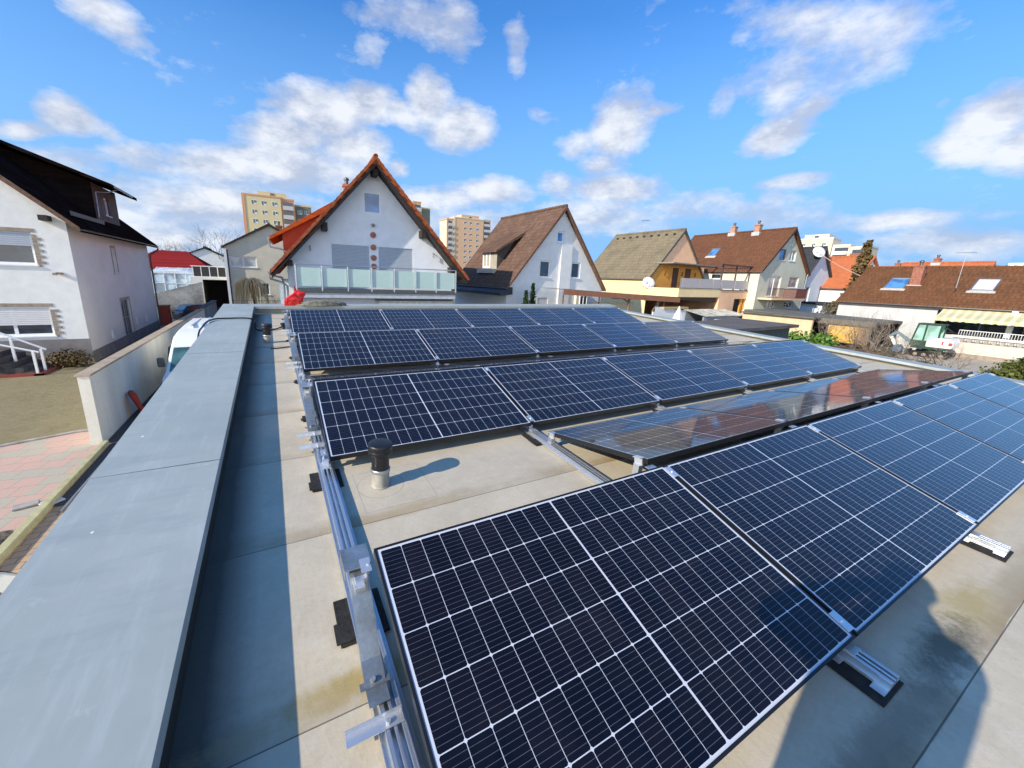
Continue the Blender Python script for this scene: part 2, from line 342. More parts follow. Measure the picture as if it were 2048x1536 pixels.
# ---------- mounting rails with clamps, posts and rubber pads
HF=.12+PD*math.sin(TF); HB=.12+PD*math.sin(TB)
def rail(x,label,first=False,last=False):
    r=thing('mounting_rail',label,'mounting rail',(x,0,0),group='mounting rails under the solar panels',roof=True)
    m_=MB(); y0,y1=-.13,9.42
    m_.box(-.055,.055,y0,y1,.012,.016); m_.box(-.055,-.051,y0,y1,.016,.024)
    for a in (-.03,-.006,.02): m_.box(a,a+.010,y0,y1,.016,.046)
    m_.box(-.036,-.030,y0,y1,.040,.046); m_.box(.030,.036,y0,y1,.040,.046)
    m_.box(-.09,-.055,-.13,-.085,.0122,.016); m_.box(-.09,-.055,.01,.07,.0122,.016)
    m_.build('rail_profile',alu,r,bevel=.001)
    for yy in [-.06,1.07,2.25,3.41,4.6,5.79,7.0,8.19,9.33]:
        pd=MB(); s=.24 if yy in (-.06,1.07,2.25) else .14
        if yy<0: pd.box(-.135,.062,-.145,.12,.003,.0118)
        else: pd.box(-.115 if s>.15 else -.085,.085,yy-s/2,yy+s/2,.003,.0118); pd.box(-.13 if s>.15 else -.1,-.05,yy-s/2+.01,yy-.01,.0122,.02,)
        pd.build('rubber_pad',rubber,r,bevel=.003)
    yrow={'A':.009,'C':2.349,'E':4.7125,'G':7.121}
    for k,ya in yrow.items():
        for far in (0,1):
            yy=ya+(PD*math.cos(TF)-.06 if far else .06); zz=.12+(yy-ya)*math.tan(TF)
            c=MB(); T_=Matrix.Translation((0,yy,zz))@Matrix.Rotation(TF,4,'X')
            if first: c.box(-.03,.008,-.03,.03,.001,.005,T_); c.box(-.012,-.006,-.03,.03,-.05,.001,T_)
            elif last: c.box(-.018,.02,-.03,.03,.001,.005,T_); c.box(-.004,.002,-.03,.03,-.05,.001,T_)
            else: c.box(-.022,.022,-.04,.04,.0012,.0052,T_); c.box(-.006,.006,-.03,.03,-.05,.001,T_)
            c.lathe([(.006,.0053),(.006,.0105)],(0,0),8); 
            for q in range(len(c.v)-16,len(c.v)): c.v[q]=tuple(T_@Vector(c.v[q]))
            c.build('clamp',alu_b,r)
            if far:
                b=MB(); px=-.03 if first else 0
                b.box(px-.022,px+.022,yy-.02,yy+.03,.046,zz-.04); b.box(px-.035,px+.035,yy+.0,yy+.16,zz-.044,zz-.040)
                b.build('ridge_post',alu,r)
            else:
                b=MB(); b.box(-.03,.03,yy-.08,yy+.02,.046,.052); b.box(-.02,.02,yy-.02,yy+.015,.052,zz-.042); b.build('foot_bracket',alu_b,r)
    for k,yb in {'B':1.134,'D':3.47,'F':5.85,'H':8.26}.items():
        if k=='B' and first: continue
        for far in (0,1):
            yy=yb+(PD*math.cos(TB)-.06 if far else .06); zz=.12+PD*math.sin(TB)-(yy-yb)*math.tan(TB)
            T_=Matrix.Translation((0,yy,zz))@Matrix.Rotation(-TB,4,'X')
            c=MB(); c.box(-.022,.022,-.03,.03,.001,.005,T_); c.box(-.006,.006,-.03,.03,-.05,.001,T_); c.build('clamp',alu_b,r)
            b=MB(); b.box(-.02,.02,yy-.03,yy+.015,.046,zz-.042); b.build('ridge_post' if not far else 'foot_bracket',alu,r)
    if first:
        for k,ya in yrow.items():
            wp=MB()          # bent galvanised strut from the ridge down to the rail, with a top plate and bolts
            wp.box(-.085,.02,ya+.965,ya+1.09,.350,.354); wp.box(-.085,-.081,ya+.965,ya+1.09,.30,.350)
            wp.prism([(ya+.99,.345),(ya+.78,.10),(ya+.70,.062),(ya+.64,.062),(ya+.64,.058),(ya+.70,.058),(ya+.785,.095),(ya+.995,.341)],-.068,.004,'x')
            wp.box(-.085,.02,ya+.70,ya+.728,.0625,.0655)
            for yy,zz in ((ya+.93,.285),(ya+.72,.067)): wp.tube([(-.035,yy,zz),(-.038,yy-.004,zz+.016)],.009,8)
            wp.build('side_plate',steel,r)
            bp=MB(); bp.box(-.06,-.02,ya+.9,ya+.955,.30,.318); bp.build('end_clamp',alu_b,r,bevel=.002)
            for dy in (.33,.56):
                ar=MB(); ar.box(-.155,.03,ya+dy,ya+dy+.038,.05,.054); ar.box(-.155,.03,ya+dy+.036,ya+dy+.038,.054,.075); ar.lathe([(.008,.0545),(.008,.066)],(-.02,ya+dy+.016),8)
                ar.build('arm',alu_b,r)
    return r
rl=['leftmost aluminium rail, uncovered beside the panels along the shadowed strip','aluminium rail passing the roof vent gap between first and second panels','aluminium rail between the second and third panel columns','aluminium rail between the third and fourth panel columns','aluminium rail between the fourth and rightmost panel columns','rightmost aluminium rail under the outer panel edges']
for i in range(6): rail(-.035 if i==0 else i*PX-.01 if i<5 else 5*PX-.02,rl[i],i==0,i==5)

# ---------- vents, cables and things lying about on the roof
def vent(x,y,label):
    r=thing('vent_pipe',label,'vent pipe',(x,y,0),group='vent pipes on the flat roof',roof=True)
    a=MB(); a.lathe([(.066,.004),(.06,.01),(.058,.1),(.06,.118)],n=28); a.build('grey_sleeve',mat('grey_beige_sleeve',(.42,.40,.34),.6,var=.2,scale=14),r,smooth=True)
    c=MB(); c.lathe([(.064,.112),(.066,.118),(.066,.132),(.063,.136)],n=28); c.build('band',steel,r,smooth=True)
    b=MB(); b.lathe([(.0585,.137),(.0585,.252)],n=28); b.build('pipe',black_pl,r,smooth=True)
    h=MB(); h.lathe([(.0600,.246),(.079,.252),(.080,.258),(.081,.272),(.079,.276),(.081,.280),(.081,.312),(.077,.318),(.06,.322),(.02,.3235)],n=32); h.build('cap',black_pl,r,smooth=True)
    return r
vent(.28,2.06,'black capped vent pipe standing in the gap of the nearest panel rows')
vent(-.40,6.95,'small-looking black vent pipe in the parapet shadow near the far corner')
def cable(name,pts,r,label,group=None):
    P_=[Vector(p) for p in pts]; out=[]
    for i in range(len(P_)-1):
        a,b,c,d=P_[max(i-1,0)],P_[i],P_[i+1],P_[min(i+2,len(P_)-1)]
        for k in range(7):
            u=k/7; out.append(.5*((2*b)+(c-a)*u+(2*a-5*b+4*c-d)*u*u+(3*b-a-3*c+d)*u**3))
    out.append(P_[-1]); m_=MB(); m_.tube(out,r,8); o=m_.build(name,cable_m,None,smooth=True,roof=True); tag(o,label,'cable',group); return o
cable('power_cable',[(-1.42,6.3,-1.2),(-1.37,7.,.0),(-1.345,7.6,.19),(-1.25,8.1,.225),(-1.,8.25,.218),(-.72,8.2,.222),(-.6,8.2,.17),(-.6,8.1,.04),(-.5,8.0,.02),(-.3,8.05,.02),(-.12,8.35,.03),(-.04,8.5,.06)],.014,'black cable running from the van side over the left parapet to the farthest row')
cable('panel_cable',[(-.36,6.45,.012),(-.25,6.44,.014),(-.12,6.5,.012),(0,6.5,.012),(.06,6.5,.02)],.009,'thin black cable on the roof between the far vent pipe and the rail')
b=thing('black_roof_drain','short black pipe stub beside the far end of the leftmost rail','pipe stub',(-.13,8.1,0),roof=True); q=MB(); q.lathe([(.04,.004),(.035,.01),(.035,.10),(.05,.105),(.05,.13),(.03,.135)],n=16); q.build('pipe',black_pl,b,smooth=True)
q=MB(); q.box(-.02,.06,.03,.1,.08,.16); q.build('grey_fitting',alu_b,b,bevel=.01)
def lumpy(name,mat_,label,cat,c,r,seed,amp=.35,roof=True,n=3,parent=None):
    import bmesh
    bm=bmesh.new(); bmesh.ops.create_icosphere(bm,subdivisions=n,radius=1)
    for v in bm.verts:
        k=1+amp*noise.noise(v.co*1.7+Vector((seed,0,0)))+amp*.5*noise.noise(v.co*4+Vector((0,seed,0)))
        v.co=Vector((v.co.x*r[0]*k,v.co.y*r[1]*k,max(-r[2]*.35,v.co.z*r[2]*k)))
    me=bpy.data.meshes.new(name); bm.to_mesh(me); bm.free(); me.materials.append(mat_)
    for p_ in me.polygons: p_.use_smooth=True
    o=bpy.data.objects.new(name,me); C.objects.link(o)
    if parent: o.parent=parent; o.location=c
    else: o.matrix_world=(RM if roof else Matrix())@Matrix.Translation(c)
    return tag(o,label,cat) if label else o
lumpy('rolled_tarpaulin',mat('mossy_grey_cloth',(.26,.26,.20),.95,var=.35,scale=9,bmp=.8,bs=25),'lumpy grey-green rolled tarpaulin lying on the far parapet','tarpaulin',(.78,10.2,.235),(.62,.13,.1),3.)
# red crumpled bag on the far parapet
def red_bag():
    r=thing('red_plastic_bag','bright red crumpled plastic sack with a knotted top on the far parapet','plastic sack',(.22,10.32,.2),roof=True)
    red=mat('bright_red_plastic',(.80,.022,.018),.42,var=.18,scale=12,bmp=.8,bs=9)
    m_=MB(); 
    P=[(-.24,-.12,0),(.12,-.14,0),(.15,.12,0),(-.22,.12,0),(-.26,-.13,.11),(-.05,-.16,.27),(.24,-.1,.30),(.17,.1,.22),(.0,.13,.3),(-.2,.1,.16),(.02,-.05,.38),(-.04,.02,.24)]
    m_.add(P,[(0,1,2,3),(0,4,5,1),(1,5,6),(1,6,7,2),(2,7,8,3),(3,8,9),(3,9,4,0),(4,9,11),(4,11,5),(5,11,10),(5,10,6),(6,10,8),(6,8,7),(8,10,11),(8,11,9)])
    o=m_.build('sack',red,r); s=o.modifiers.new('s','SUBSURF'); s.levels=s.render_levels=3; s.subdivision_type='SIMPLE'
    tx=bpy.data.textures.new('crumple','CLOUDS'); tx.noise_scale=.09; d=o.modifiers.new('d','DISPLACE'); d.texture=tx; d.strength=.05
    k=MB(); k.tube([(.0,-.04,.36),(.01,-.04,.42),(-.005,-.04,.47)],[.035,.018,.012],8); k.build('knot',mat('dark_red_plastic',(.3,.02,.03),.5),r)
    k=MB(); k.add([(.15,-.12,.0),(.34,-.1,.03),(.22,.05,.14),(.16,.1,.02)],[(0,1,2),(1,3,2),(0,2,3),(0,3,1)]); k.build('white_flap',mat('white_plastic_sheet',(.8,.8,.82),.5),r)
red_bag()

# ---------- ground
def sheet(name,poly,z,m_,kind='structure',label=None):
    b=MB(); b.quad(*[(x,y,z) for x,y in poly]); o=b.build(name,m_); tag(o,label,kind=kind); return o
soil=mat('garden_soil_ground',(.20,.17,.12),.95,var=.3,scale=.35,bmp=.5,bs=8,col2=(.12,.13,.07))
S=3000
sheet('ground',[(-S,-S),(S,-S),(S,S),(-S,S)],G,soil)
def lawn_mat():
    m,t=newmat('dry_lawn'); n=t.noise(t.obj,.8,6,.65); n2=t.noise(t.mapping(t.obj,(1,3,1)),6,6,.75); n3=t.noise(t.obj,60,4,.7)
    col=t.mix(t.rng(n,.35,.65),(.31,.245,.135),(.20,.175,.08)); col=t.mix(t.rng(n2,.42,.66,0,.8),col,(.40,.33,.19)); col=t.mix(t.rng(n3,.45,.7,0,.5),col,(.15,.14,.05))
    t.set(t.b.inputs['Base Color'],col); t.b.inputs['Roughness'].default_value=.95; bump(t,t.m('ADD',n2,n3),.8,.05); return m
sheet('lawn',[(-22,22.4),(-4.4,22.4),(-4.4,12.75),(-5.0,12.7),(-6.3,12.2),(-9,11.3),(-22,8)],G+.02,lawn_mat())
def paver_mat(name,cols,bw,rh,mort,scale=1,jc=(.12,.1,.08),seed=0.):
    m,t=newmat(name); br=t.n.new('ShaderNodeTexBrick'); br.offset=.5; t.l.new(t.mapping(t.obj,(1,1,1),(0,0,seed)),br.inputs['Vector'])
    br.inputs['Scale'].default_value=scale; br.inputs['Brick Width'].default_value=bw; br.inputs['Row Height'].default_value=rh; br.inputs['Mortar Size'].default_value=mort; br.inputs['Bias'].default_value=-.1
    br.inputs['Color1'].default_value=(*cols[0],1); br.inputs['Color2'].default_value=(*cols[1],1); br.inputs['Mortar'].default_value=(*jc,1)
    n=t.noise(t.obj,4,5,.6); col=t.mix(t.rng(n,.4,.7,0,.4),br.outputs[0],tuple(c*.6 for c in cols[0])); t.set(t.b.inputs['Base Color'],col)
    t.b.inputs['Roughness'].default_value=.9; bump(t,t.m('ADD',br.outputs['Fac'],0.),-.4,.01); return m
def checker_pavers():
    m,t=newmat('pink_and_green_pavers'); v=t.mapping(t.obj,(2.5,2.5,1),(0,0,.15))
    s=t.node('ShaderNodeSeparateXYZ',{0:v}); fx,fy=t.m('FLOOR',s.outputs[0]),t.m('FLOOR',s.outputs[1])
    w=t.n.new('ShaderNodeTexWhiteNoise'); c=t.node('ShaderNodeCombineXYZ',{0:t.m('FLOOR',t.m('ADD',s.outputs[0],t.m('MULTIPLY',fy,.5))),1:fy,2:3.}); t.l.new(c.outputs[0],w.inputs[0])
    gx=t.m('FRACT',t.m('ADD',s.outputs[0],t.m('MULTIPLY',fy,.5))); gy=t.m('FRACT',s.outputs[1])
    j=t.m('MAXIMUM',t.m('LESS_THAN',gx,.02),t.m('LESS_THAN',gy,.025))
    pick=t.m('GREATER_THAN',t.m('ADD',w.outputs[0],t.m('MULTIPLY',t.noise(t.obj,.5,1),.9)),1.08)
    col=t.mix(t.m('MULTIPLY',pick,.75),(.56,.36,.28),(.40,.41,.31)); col=t.mix(t.rng(t.noise(t.obj,3,5,.7),.4,.7,0,.45),col,(.44,.37,.29)); col=t.mix(t.rng(t.noise(t.obj,30,4,.7),.5,.8,0,.4),col,(.25,.2,.15)); col=t.mix(t.m('MULTIPLY',j,.6),col,(.16,.12,.1))
    t.set(t.b.inputs['Base Color'],col); t.b.inputs['Roughness'].default_value=.9; bump(t,j,-.4,.01); return m
sheet('patio_paving',[(-22,-6),(-4.2,-6),(-4.2,11.55),(-4.36,12.6),(-5.0,12.6),(-6.3,12.1),(-9,11.2),(-22,7.9)],G+.024,checker_pavers())
k=MB(); pts=[(-22,7.95),(-9,11.25),(-6.3,12.15),(-5.0,12.65),(-4.4,12.7)]
for a,b in zip(pts[:-1],pts[1:]):
    d=(Vector(b)-Vector(a)).normalized(); n=Vector((-d.y,d.x))*.05; k.add([(*(Vector(a)-n),G),(*(Vector(b)-n),G),(*(Vector(b)+n),G),(*(Vector(a)+n),G),(*(Vector(a)-n),G+.06),(*(Vector(b)-n),G+.06),(*(Vector(b)+n),G+.06),(*(Vector(a)+n),G+.06)],[(4,5,6,7),(0,1,5,4),(2,3,7,6),(1,2,6,5),(3,0,4,7)])
k.build('lawn_kerb',concrete)['kind']='structure'
sheet('driveway',[(-4.13,-6),(-1.29,-6),(-1.29,44),(-4.13,44)],G+.02,paver_mat('tan_brick_pavers',((.50,.33,.19),(.42,.31,.21)),.24,.16,.006,seed=.0))
sheet('gravel_channel',[(-4.0,8.5),(-3.76,8.5),(-3.76,11.4),(-3.4,13),(-3.4,44),(-4.12,44),(-4.12,11.6),(-4.0,11.5)],G+.026,mat('dark_gravel',(.10,.10,.10),.95,var=.6,scale=40,bmp=1,bs=90))
sheet('street',[(-30,36.5),(-4.4,36.5),(-4.4,47),(-30,47)],G+.015,mat('asphalt',(.07,.07,.075),.9,var=.15,scale=3))
sheet('yard_paving',[(30,-14),(43.2,-14),(43.2,9.3),(30,9.3)],G+.02,paver_mat('pale_yard_slabs',((.46,.40,.31),(.40,.35,.28)),.5,.5,.01,seed=.02))
# edging beam, metal edge, driveway drain strip
def simple(name,label,cat,m_,fn,group=None,bevel=0,parent=None,smooth=False):
    b=MB(); fn(b); o=b.build(name,m_,parent,bevel=bevel,smooth=smooth)
    if label: tag(o,label,cat,group)
    return o
lichen=mat('yellow_green_weathered_timber',(.50,.48,.27),.9,var=.25,scale=7,bmp=.4,bs=30,col2=(.34,.31,.17))
simple('edging_beam','long pale yellow-green timber edging between the pink patio and the driveway','edging',lichen,lambda b:(b.box(-4.13,-4.02,8.55,11.45,G,G+.13),b.box(-4.125,-4.0,6.0,8.54,G,G+.14)),bevel=.01)
simple('metal_edge_strip','thin grey metal strip lying along the gravel channel','metal strip',zinc,lambda b:b.box(-3.80,-3.77,8.2,11.5,G+.03,G+.08))
def post_rubble():
    r=thing('broken_slab','broken grey slab lying on the pink patio beside the timber edging','slab',(-4.25,8.75,G+.03),.3); a=MB(); a.box(-.32,.0,-.08,.1,0,.04); a.build('slab_piece',concrete,r,bevel=.01); a=MB(); a.box(-.05,.22,-.28,-.02,0,.03,Matrix.Rotation(.5,4,'Z')); a.build('slab_piece',mat('white_slab',(.6,.6,.6),.8),r,bevel=.01)
post_rubble()
lumpy('rubble_heap',mat('tan_rubble',(.42,.34,.24),.95,var=.5,scale=14,bmp=1,bs=20),'small heap of tan rubble at the patio edge near the left picture border','rubble',(-4.55,7.5,G+.05),(.45,.3,.16),5.,.5,roof=False)
# garden wall beside the drive
gw=thing('garden_wall','long white rendered garden wall with a stained sandstone coping beside the van','garden wall',(0,0,0))
simple('wall_body',None,None,mat('cream_wall_render',(.80,.79,.68),.9,var=.1,scale=1.2,bmp=.25,bs=70,streak=True),lambda b:b.box(-4.36,-4.15,11.5,30,G,-.99),parent=gw)
simple('coping',None,None,mat('stained_sandstone',(.50,.41,.29),.9,var=.4,scale=2.2,bmp=.4,bs=25,col2=(.30,.23,.16)),lambda b:[b.box(-4.40,-4.11,11.47+k*1.2,11.47+k*1.2+1.193,-.989,-.94) for k in range(15)],parent=gw,bevel=.006)
gw2=thing('rear_garden_wall','dark weathered stretch of wall continuing behind the van towards the street','garden wall',(0,0,0))
simple('wall_body',None,None,mat('grey_weathered_wall',(.34,.34,.33),.9,var=.25,scale=1.2,streak=True),lambda b:b.box(-4.36,-4.15,30.02,36.5,G,-.92),parent=gw2)
simple('coping',None,None,mat('dark_coping',(.13,.11,.10),.9,var=.3,scale=3),lambda b:b.box(-4.42,-4.09,30.02,36.5,-.918,-.86),parent=gw2)
def red_seat():
    r=thing('red_plastic_shell','dark red plastic shell on the drive beside the garden wall','seat shell',(-3.85,13.6,G+.03),.4)
    rm=mat('dull_red_plastic',(.36,.02,.015),.5,var=.2,scale=10)
    simple('backrest',None,None,rm,lambda b:b.prism([(-.05,.1),(.03,.1),(-.1,.72),(-.2,.74),(-.24,.66)],-.22,.2,'y'),parent=r,bevel=.03)
    simple('seat',None,None,rm,lambda b:b.prism([(-.05,.0),(.5,-.0),(.55,.1),(.1,.16),(-.05,.2)],-.24,.22,'y'),parent=r,bevel=.03)
red_seat()

# ---------- houses
def window(parent,fn,a0,b0,a1,b1,frame=pvc,glass=glass_d,depth=.14,div=1,shut=0,shm=None,sill=True,fw=.07,sillm=None,trans=0):
    """frame, pane, sill and (lowered) shutter inside an opening; fn(a,b,d) -> point"""
    def bx(m_,x0,x1,z0,z1,d0,d1):
        vs=[fn(x,z,d) for d in (d0,d1) for z in (z0,z1) for x in (x0,x1)]
        m_.add(vs,[(0,2,3,1),(4,5,7,6),(0,1,5,4),(1,3,7,5),(3,2,6,7),(2,0,4,6)])
    f=MB(); d0,d1=depth-.06,depth+.01
    bx(f,a0,a0+fw,b0,b1,d0,d1); bx(f,a1-fw,a1,b0,b1,d0,d1); bx(f,a0+fw,a1-fw,b0,b0+fw,d0,d1); bx(f,a0+fw,a1-fw,b1-fw,b1,d0,d1)
    for k in range(1,div): xm=a0+(a1-a0)*k/div; bx(f,xm-fw*.6,xm+fw*.6,b0+fw,b1-fw,d0+.003,d1)
    if trans: zt=b0+(b1-b0)*trans; bx(f,a0+fw,a1-fw,zt-.02,zt+.02,d0+.006,d1)
    w_=f.build('window',frame,parent)
    p=MB(); p.quad(fn(a0+fw,b0+fw,depth-.02),fn(a1-fw,b0+fw,depth-.02),fn(a1-fw,b1-fw,depth-.02),fn(a0+fw,b1-fw,depth-.02)); p.build('pane',glass,w_)
    if sill: s=MB(); bx(s,a0-.06,a1+.06,b0-.05,b0-.003,-.06,depth-.055); s.build('sill',sillm or pvc,w_)
    if shut:
        s=MB(); zb=b1-(b1-b0)*shut; n=max(2,int((b1-zb)/.07))
        for k in range(n):
            z0=zb+(b1-zb)*k/n; z1=zb+(b1-zb)*(k+1)/n-.008; bx(s,a0+.004,a1-.004,z0,z1,.035,.05)
        s.build('shutter',shm or shutter_w,w_)
    return w_
def W3(v): return Vector(v)
class House:
    """gabled house; local x across the gable, local y along the ridge (away from the gable seen), z absolute minus G"""
    def __init__(s,name,label,x,y,yaw,W,L,ze,zr,og=.3,oe=.35,wallm=None,sidem=None,roofm=None,front=[],left=[],right=[],th=.2,soff=None,verge=None,ridge_x=0.,base=0.,recess=None,cat='house'):
        s.t=t=thing(name,label,cat,(x,y,G),yaw); s.W,s.L,s.ze,s.zr,s.og,s.oe=W,L,ze-G,zr-G,og,oe
        hw=W/2; sl=(s.zr-s.ze)/hw; s.sl=sl; zw=s.ze+oe*sl-th*.9; a=hw-oe; zt=s.zr-th*.95
        sh=lambda h:[(h[0],h[1]-G,h[2],h[3]-G) for h in h_(h)]
        conv=lambda Ls:[(q[0],q[1]-G,q[2],q[3]-G) for q in Ls]
        s.fn_f=lambda u,z,d:(u,og+d,z); s.fn_l=lambda v,z,d:(-a+d,v,z); s.fn_r=lambda v,z,d:(a-d,v,z)
        m_=MB(); fr=conv([q[:4] for q in front])
        m_.wall([(-a,base),(a,base),(a,zw),(ridge_x,zt),(-a,zw)],fr,s.fn_f,.2)
        m_.build('gable_wall',wallm,t)
        m_=MB(); m_.quad((-a,L-og,base),(a,L-og,base),(a,L-og,zw),(ridge_x,L-og,zt),(-a,L-og,zw)); m_.build('gable_wall',wallm,t)
        m_=MB(); m_.wall([(og,base),(L-og,base),(L-og,zw),(og,zw)],conv([q[:4] for q in left]),s.fn_l,.2); m_.build('side_wall',sidem or wallm,t)
        m_=MB(); m_.wall([(og,base),(L-og,base),(L-og,zw),(og,zw)],conv([q[:4] for q in right]),s.fn_r,.2); m_.build('side_wall',sidem or wallm,t)
        for (Ls,fn) in ((front,s.fn_f),(left,s.fn_l),(right,s.fn_r)):
            for q in Ls:
                kw=q[4] if len(q)>4 else {}
                window(t,fn,q[0],q[1]-G,q[2],q[3]-G,**kw)
        s.roof=None
        r=MB()
        for sg in (-1,1):
            r.prism([(ridge_x,s.zr),(sg*hw,s.ze),(sg*hw,s.ze-th*.8),(ridge_x,s.zr-th*1.25)],0,L,'y')
        s.roof=r.build('roof',roofm,t)
        rc=MB()
        n=int(L/.4); 
        for k in range(n): y0=L*k/n; rc.tube([(ridge_x,y0,s.zr+.01),(ridge_x,y0+L/n*.9,s.zr+.025)],[.11,.125],8)
        rc.build('ridge_cap',roofm,s.roof,smooth=True)
        if verge:
            for yy in (-.03,L+.002):
                v=MB()
                for sg in (-1,1): v.prism([(ridge_x,s.zr+.02),(sg*(hw+.02),s.ze+.01),(sg*(hw+.02),s.ze-th*.85),(ridge_x,s.zr-th*1.3)],yy,yy+.028,'y')
                v.build('verge_board',verge,s.roof)
        for sg in (-1,1):
            gt=MB()
            x_=sg*(hw+.055); gt.add([(x_+.06*math.cos(PI+PI*k/6),yy,s.ze-.05+.06*math.sin(PI+PI*k/6)*1.) for yy in (0,L) for k in range(7)],[(k,k+1,k+8,k+7) for k in range(6)])
            gu=gt.build('gutter',zinc if sidem is not render_left else zinc_d,t); so=gu.modifiers.new('s','SOLIDIFY'); so.thickness=.006
    def chimney(s,u,v,w=.5,h=.9,m_=brick,pot=True,flash=True):
        z=s.zr-abs(u)*s.sl; c=MB(); c.box(u-w/2,u+w/2,v-w/2,v+w/2,z-w,z+h); c.box(u-w/2-.05,u+w/2+.05,v-w/2-.05,v+w/2+.05,z+h-.13,z+h-.04); c_=c.build('chimney',m_,s.roof)
        if flash: f=MB(); f.box(u-w/2-.12,u+w/2+.12,v-w/2-.12,v+w/2+.12,z-w*s.sl*.6-.05,z-w*.0+.02 if abs(u)<.3 else z-w*.3); f.build('flashing',mat('lead_flashing',(.5,.5,.5),.6),c_)
        if pot: f=MB(); f.lathe([(.11,z+h),(.10,z+h+.22),(.16,z+h+.25),(.14,z+h+.34),(.03,z+h+.4)],(u,v),10); f.build('chimney_cowl',zinc_d,c_)
    def skylight(s,u0,u1,v0,v1,glass=glass_b,tilt=0,fm=zinc):
        sg=1 if u0+u1>0 else -1; zf=lambda u:s.zr-abs(u)*s.sl
        def pan(m_,ua,ub,va,vb,h0,h1):
            vs=[(u,v,zf(u)+h) for h in (h0,h1) for v in (va,vb) for u in (ua,ub)]; m_.add(vs,[(0,2,3,1),(4,5,7,6),(0,1,5,4),(1,3,7,5),(3,2,6,7),(2,0,4,6)])
        f=MB(); e=.07
        pan(f,u0,u0+e,v0,v1,-.02,.09); pan(f,u1-e,u1,v0,v1,-.02,.09); pan(f,u0+e,u1-e,v0,v0+e,-.02,.09); pan(f,u0+e,u1-e,v1-e,v1,-.02,.09)
        o=f.build('skylight',fm,s.roof); p=MB(); pan(p,u0+e,u1-e,v0+e,v1-e,.0,.05); p.build('pane',glass,o)
        p=MB(); q=u0 if abs(u0)>abs(u1) else u1; q2=q+sg*.2; pan(p,min(q,q2),max(q,q2),v0-.12,v1+.12,-.01,.03); p.build('apron_flashing',mat('pale_lead_apron',(.55,.52,.46),.7),o)
def pipe(parent,pts,r=.045,m_=zinc,name='downpipe'):
    b=MB(); b.tube(pts,r,10); return b.build(name,m_,parent,smooth=True)

# left house -------------------------------------------------
D=dict
quoin=[]
hl=House('left_house','white house at the left edge with near-black roof, stone-edged windows and small dormer','x' and -7.45-4.5,22.41-.4,.01,10,13.5,2.95,7.40,og=.4,oe=.5,wallm=render_w,sidem=render_left,roofm=tile_dark,verge=brown_wood,
  front=[(1.7,1.42,3.42,2.68,D(frame=pvc,glass=glass_d,div=1,shut=.42,shm=shutter,fw=.09)),(1.2,-1.45,3.48,-.25,D(div=2,shut=.62,shm=shutter_w,fw=.09))],
  right=[(5.45,1.15,6.0,2.4,D(glass=glass_c,fw=.06)),(5.5,-2.3,7.0,-.3,D(frame=mat('grey_door_frame',(.35,.36,.38),.5),glass=glass_d,div=2,trans=.5,fw=.07,sill=False))])
# stone quoins round the two front windows, plinth, flood lamp, wall lamps, downpipe
for (u1,z0,z1) in ((3.42,1.35,2.68),(3.48,-1.5,-.25)):
    qs=MB()
    n=int((z1-z0)/.115)
    for k in range(n): qs.box(u1+.004,u1+(.27 if k%2 else .13),.385,.399,z0-G+k*.115,z0-G+k*.115+.105)
    qs.box(u1-2.6,u1+.12,.385,.399,z1-G+.005,z1-G+.14)
    qs.build('stone_surround',stone,hl.t)
pb=MB(); pb.box(-4.53,4.53,.37,.4,0,1.08); pb.build('plinth',render_grey,hl.t); pb=MB(); pb.box(4.5,4.53,.405,13.1,0,.5); pb.build('plinth',render_grey,hl.t)
pipe(hl.t,[(5.05,13.4,5.45),(5.0,13.2,5.3),(4.62,13.05,5.0),(4.6,13.05,4.8),(4.6,13.05,.1)],.05,zinc_d)
for vv,zz in ((3.23,.9),(7.7,1.05),(9.9,.98)):
    lm=MB(); lm.prism([(vv-.1,zz-.25),(vv+.1,zz-.25),(vv+.13,zz+.2),(vv-.13,zz+.2)],4.505,4.6,'x'); lm.build('wall_lamp',mat('white_lamp_shade',(.85,.85,.85),.4),hl.t,bevel=.02)
lm=MB(); lm.box(3.95,4.12,.2,.395,3.78,3.86); lm.box(3.88,4.0,.12,.2,3.74,3.84); lm.build('flood_lamp',stone,hl.t)
bm_=MB(); bm_.box(3.85,4.12,.0,.5,5.84,6.04); bm_.build('purlin_end',dark_wood,hl.t)
for (v0,z0,v1,z1) in ((5.45,1.15,6.0,2.4),(5.5,-2.3,7.0,-.3)):
    q=MB(); z0-=G; z1-=G
    for (a,b_,c_,d_) in ((v0-.13,v0-.003,z0-.1,z1+.12),(v1+.003,v1+.13,z0-.1,z1+.12),(v0,v1,z1+.003,z1+.12)): q.box(4.501,4.512,a,b_,c_,d_)
    q.build('stone_surround',mat('pale_side_surround',(.50,.45,.36),.9,var=.2,scale=6),hl.t)
# shed dormer on the right slope: local x: ridge 0, eave 5 ; old coordinates +4.5
dm=MB(); y0,y1=6.15,10.0; sl=hl.sl; zr_=hl.zr
def zmain(u): return zr_-u*sl
ztip=5.5-G; k_=(zr_-ztip)/4.9
def zdorm(u): return zr_-u*k_
dm.wall([(y0,zmain(4)-.1),(y1,zmain(4)-.1),(y1,zdorm(4)-.2),(y0,zdorm(4)-.2)],[(7.75,4.2-G,8.5,5.15-G)],lambda v,z,d:(4.0-d,v,z),.12)
dm.build('dormer_front',mat('brown_fibre_cladding',(.13,.085,.075),.8,var=.15,scale=3),hl.roof)
dm=MB()
for yy in (y0,y1): dm=MB(); dm.prism([(4.0,zmain(4)-.15),(4.0,zdorm(4)-.15),(.4,zmain(.4)-.1)],yy-.03,yy+.03,'y'); dm.build('dormer_cheek',tile_dark,hl.roof)
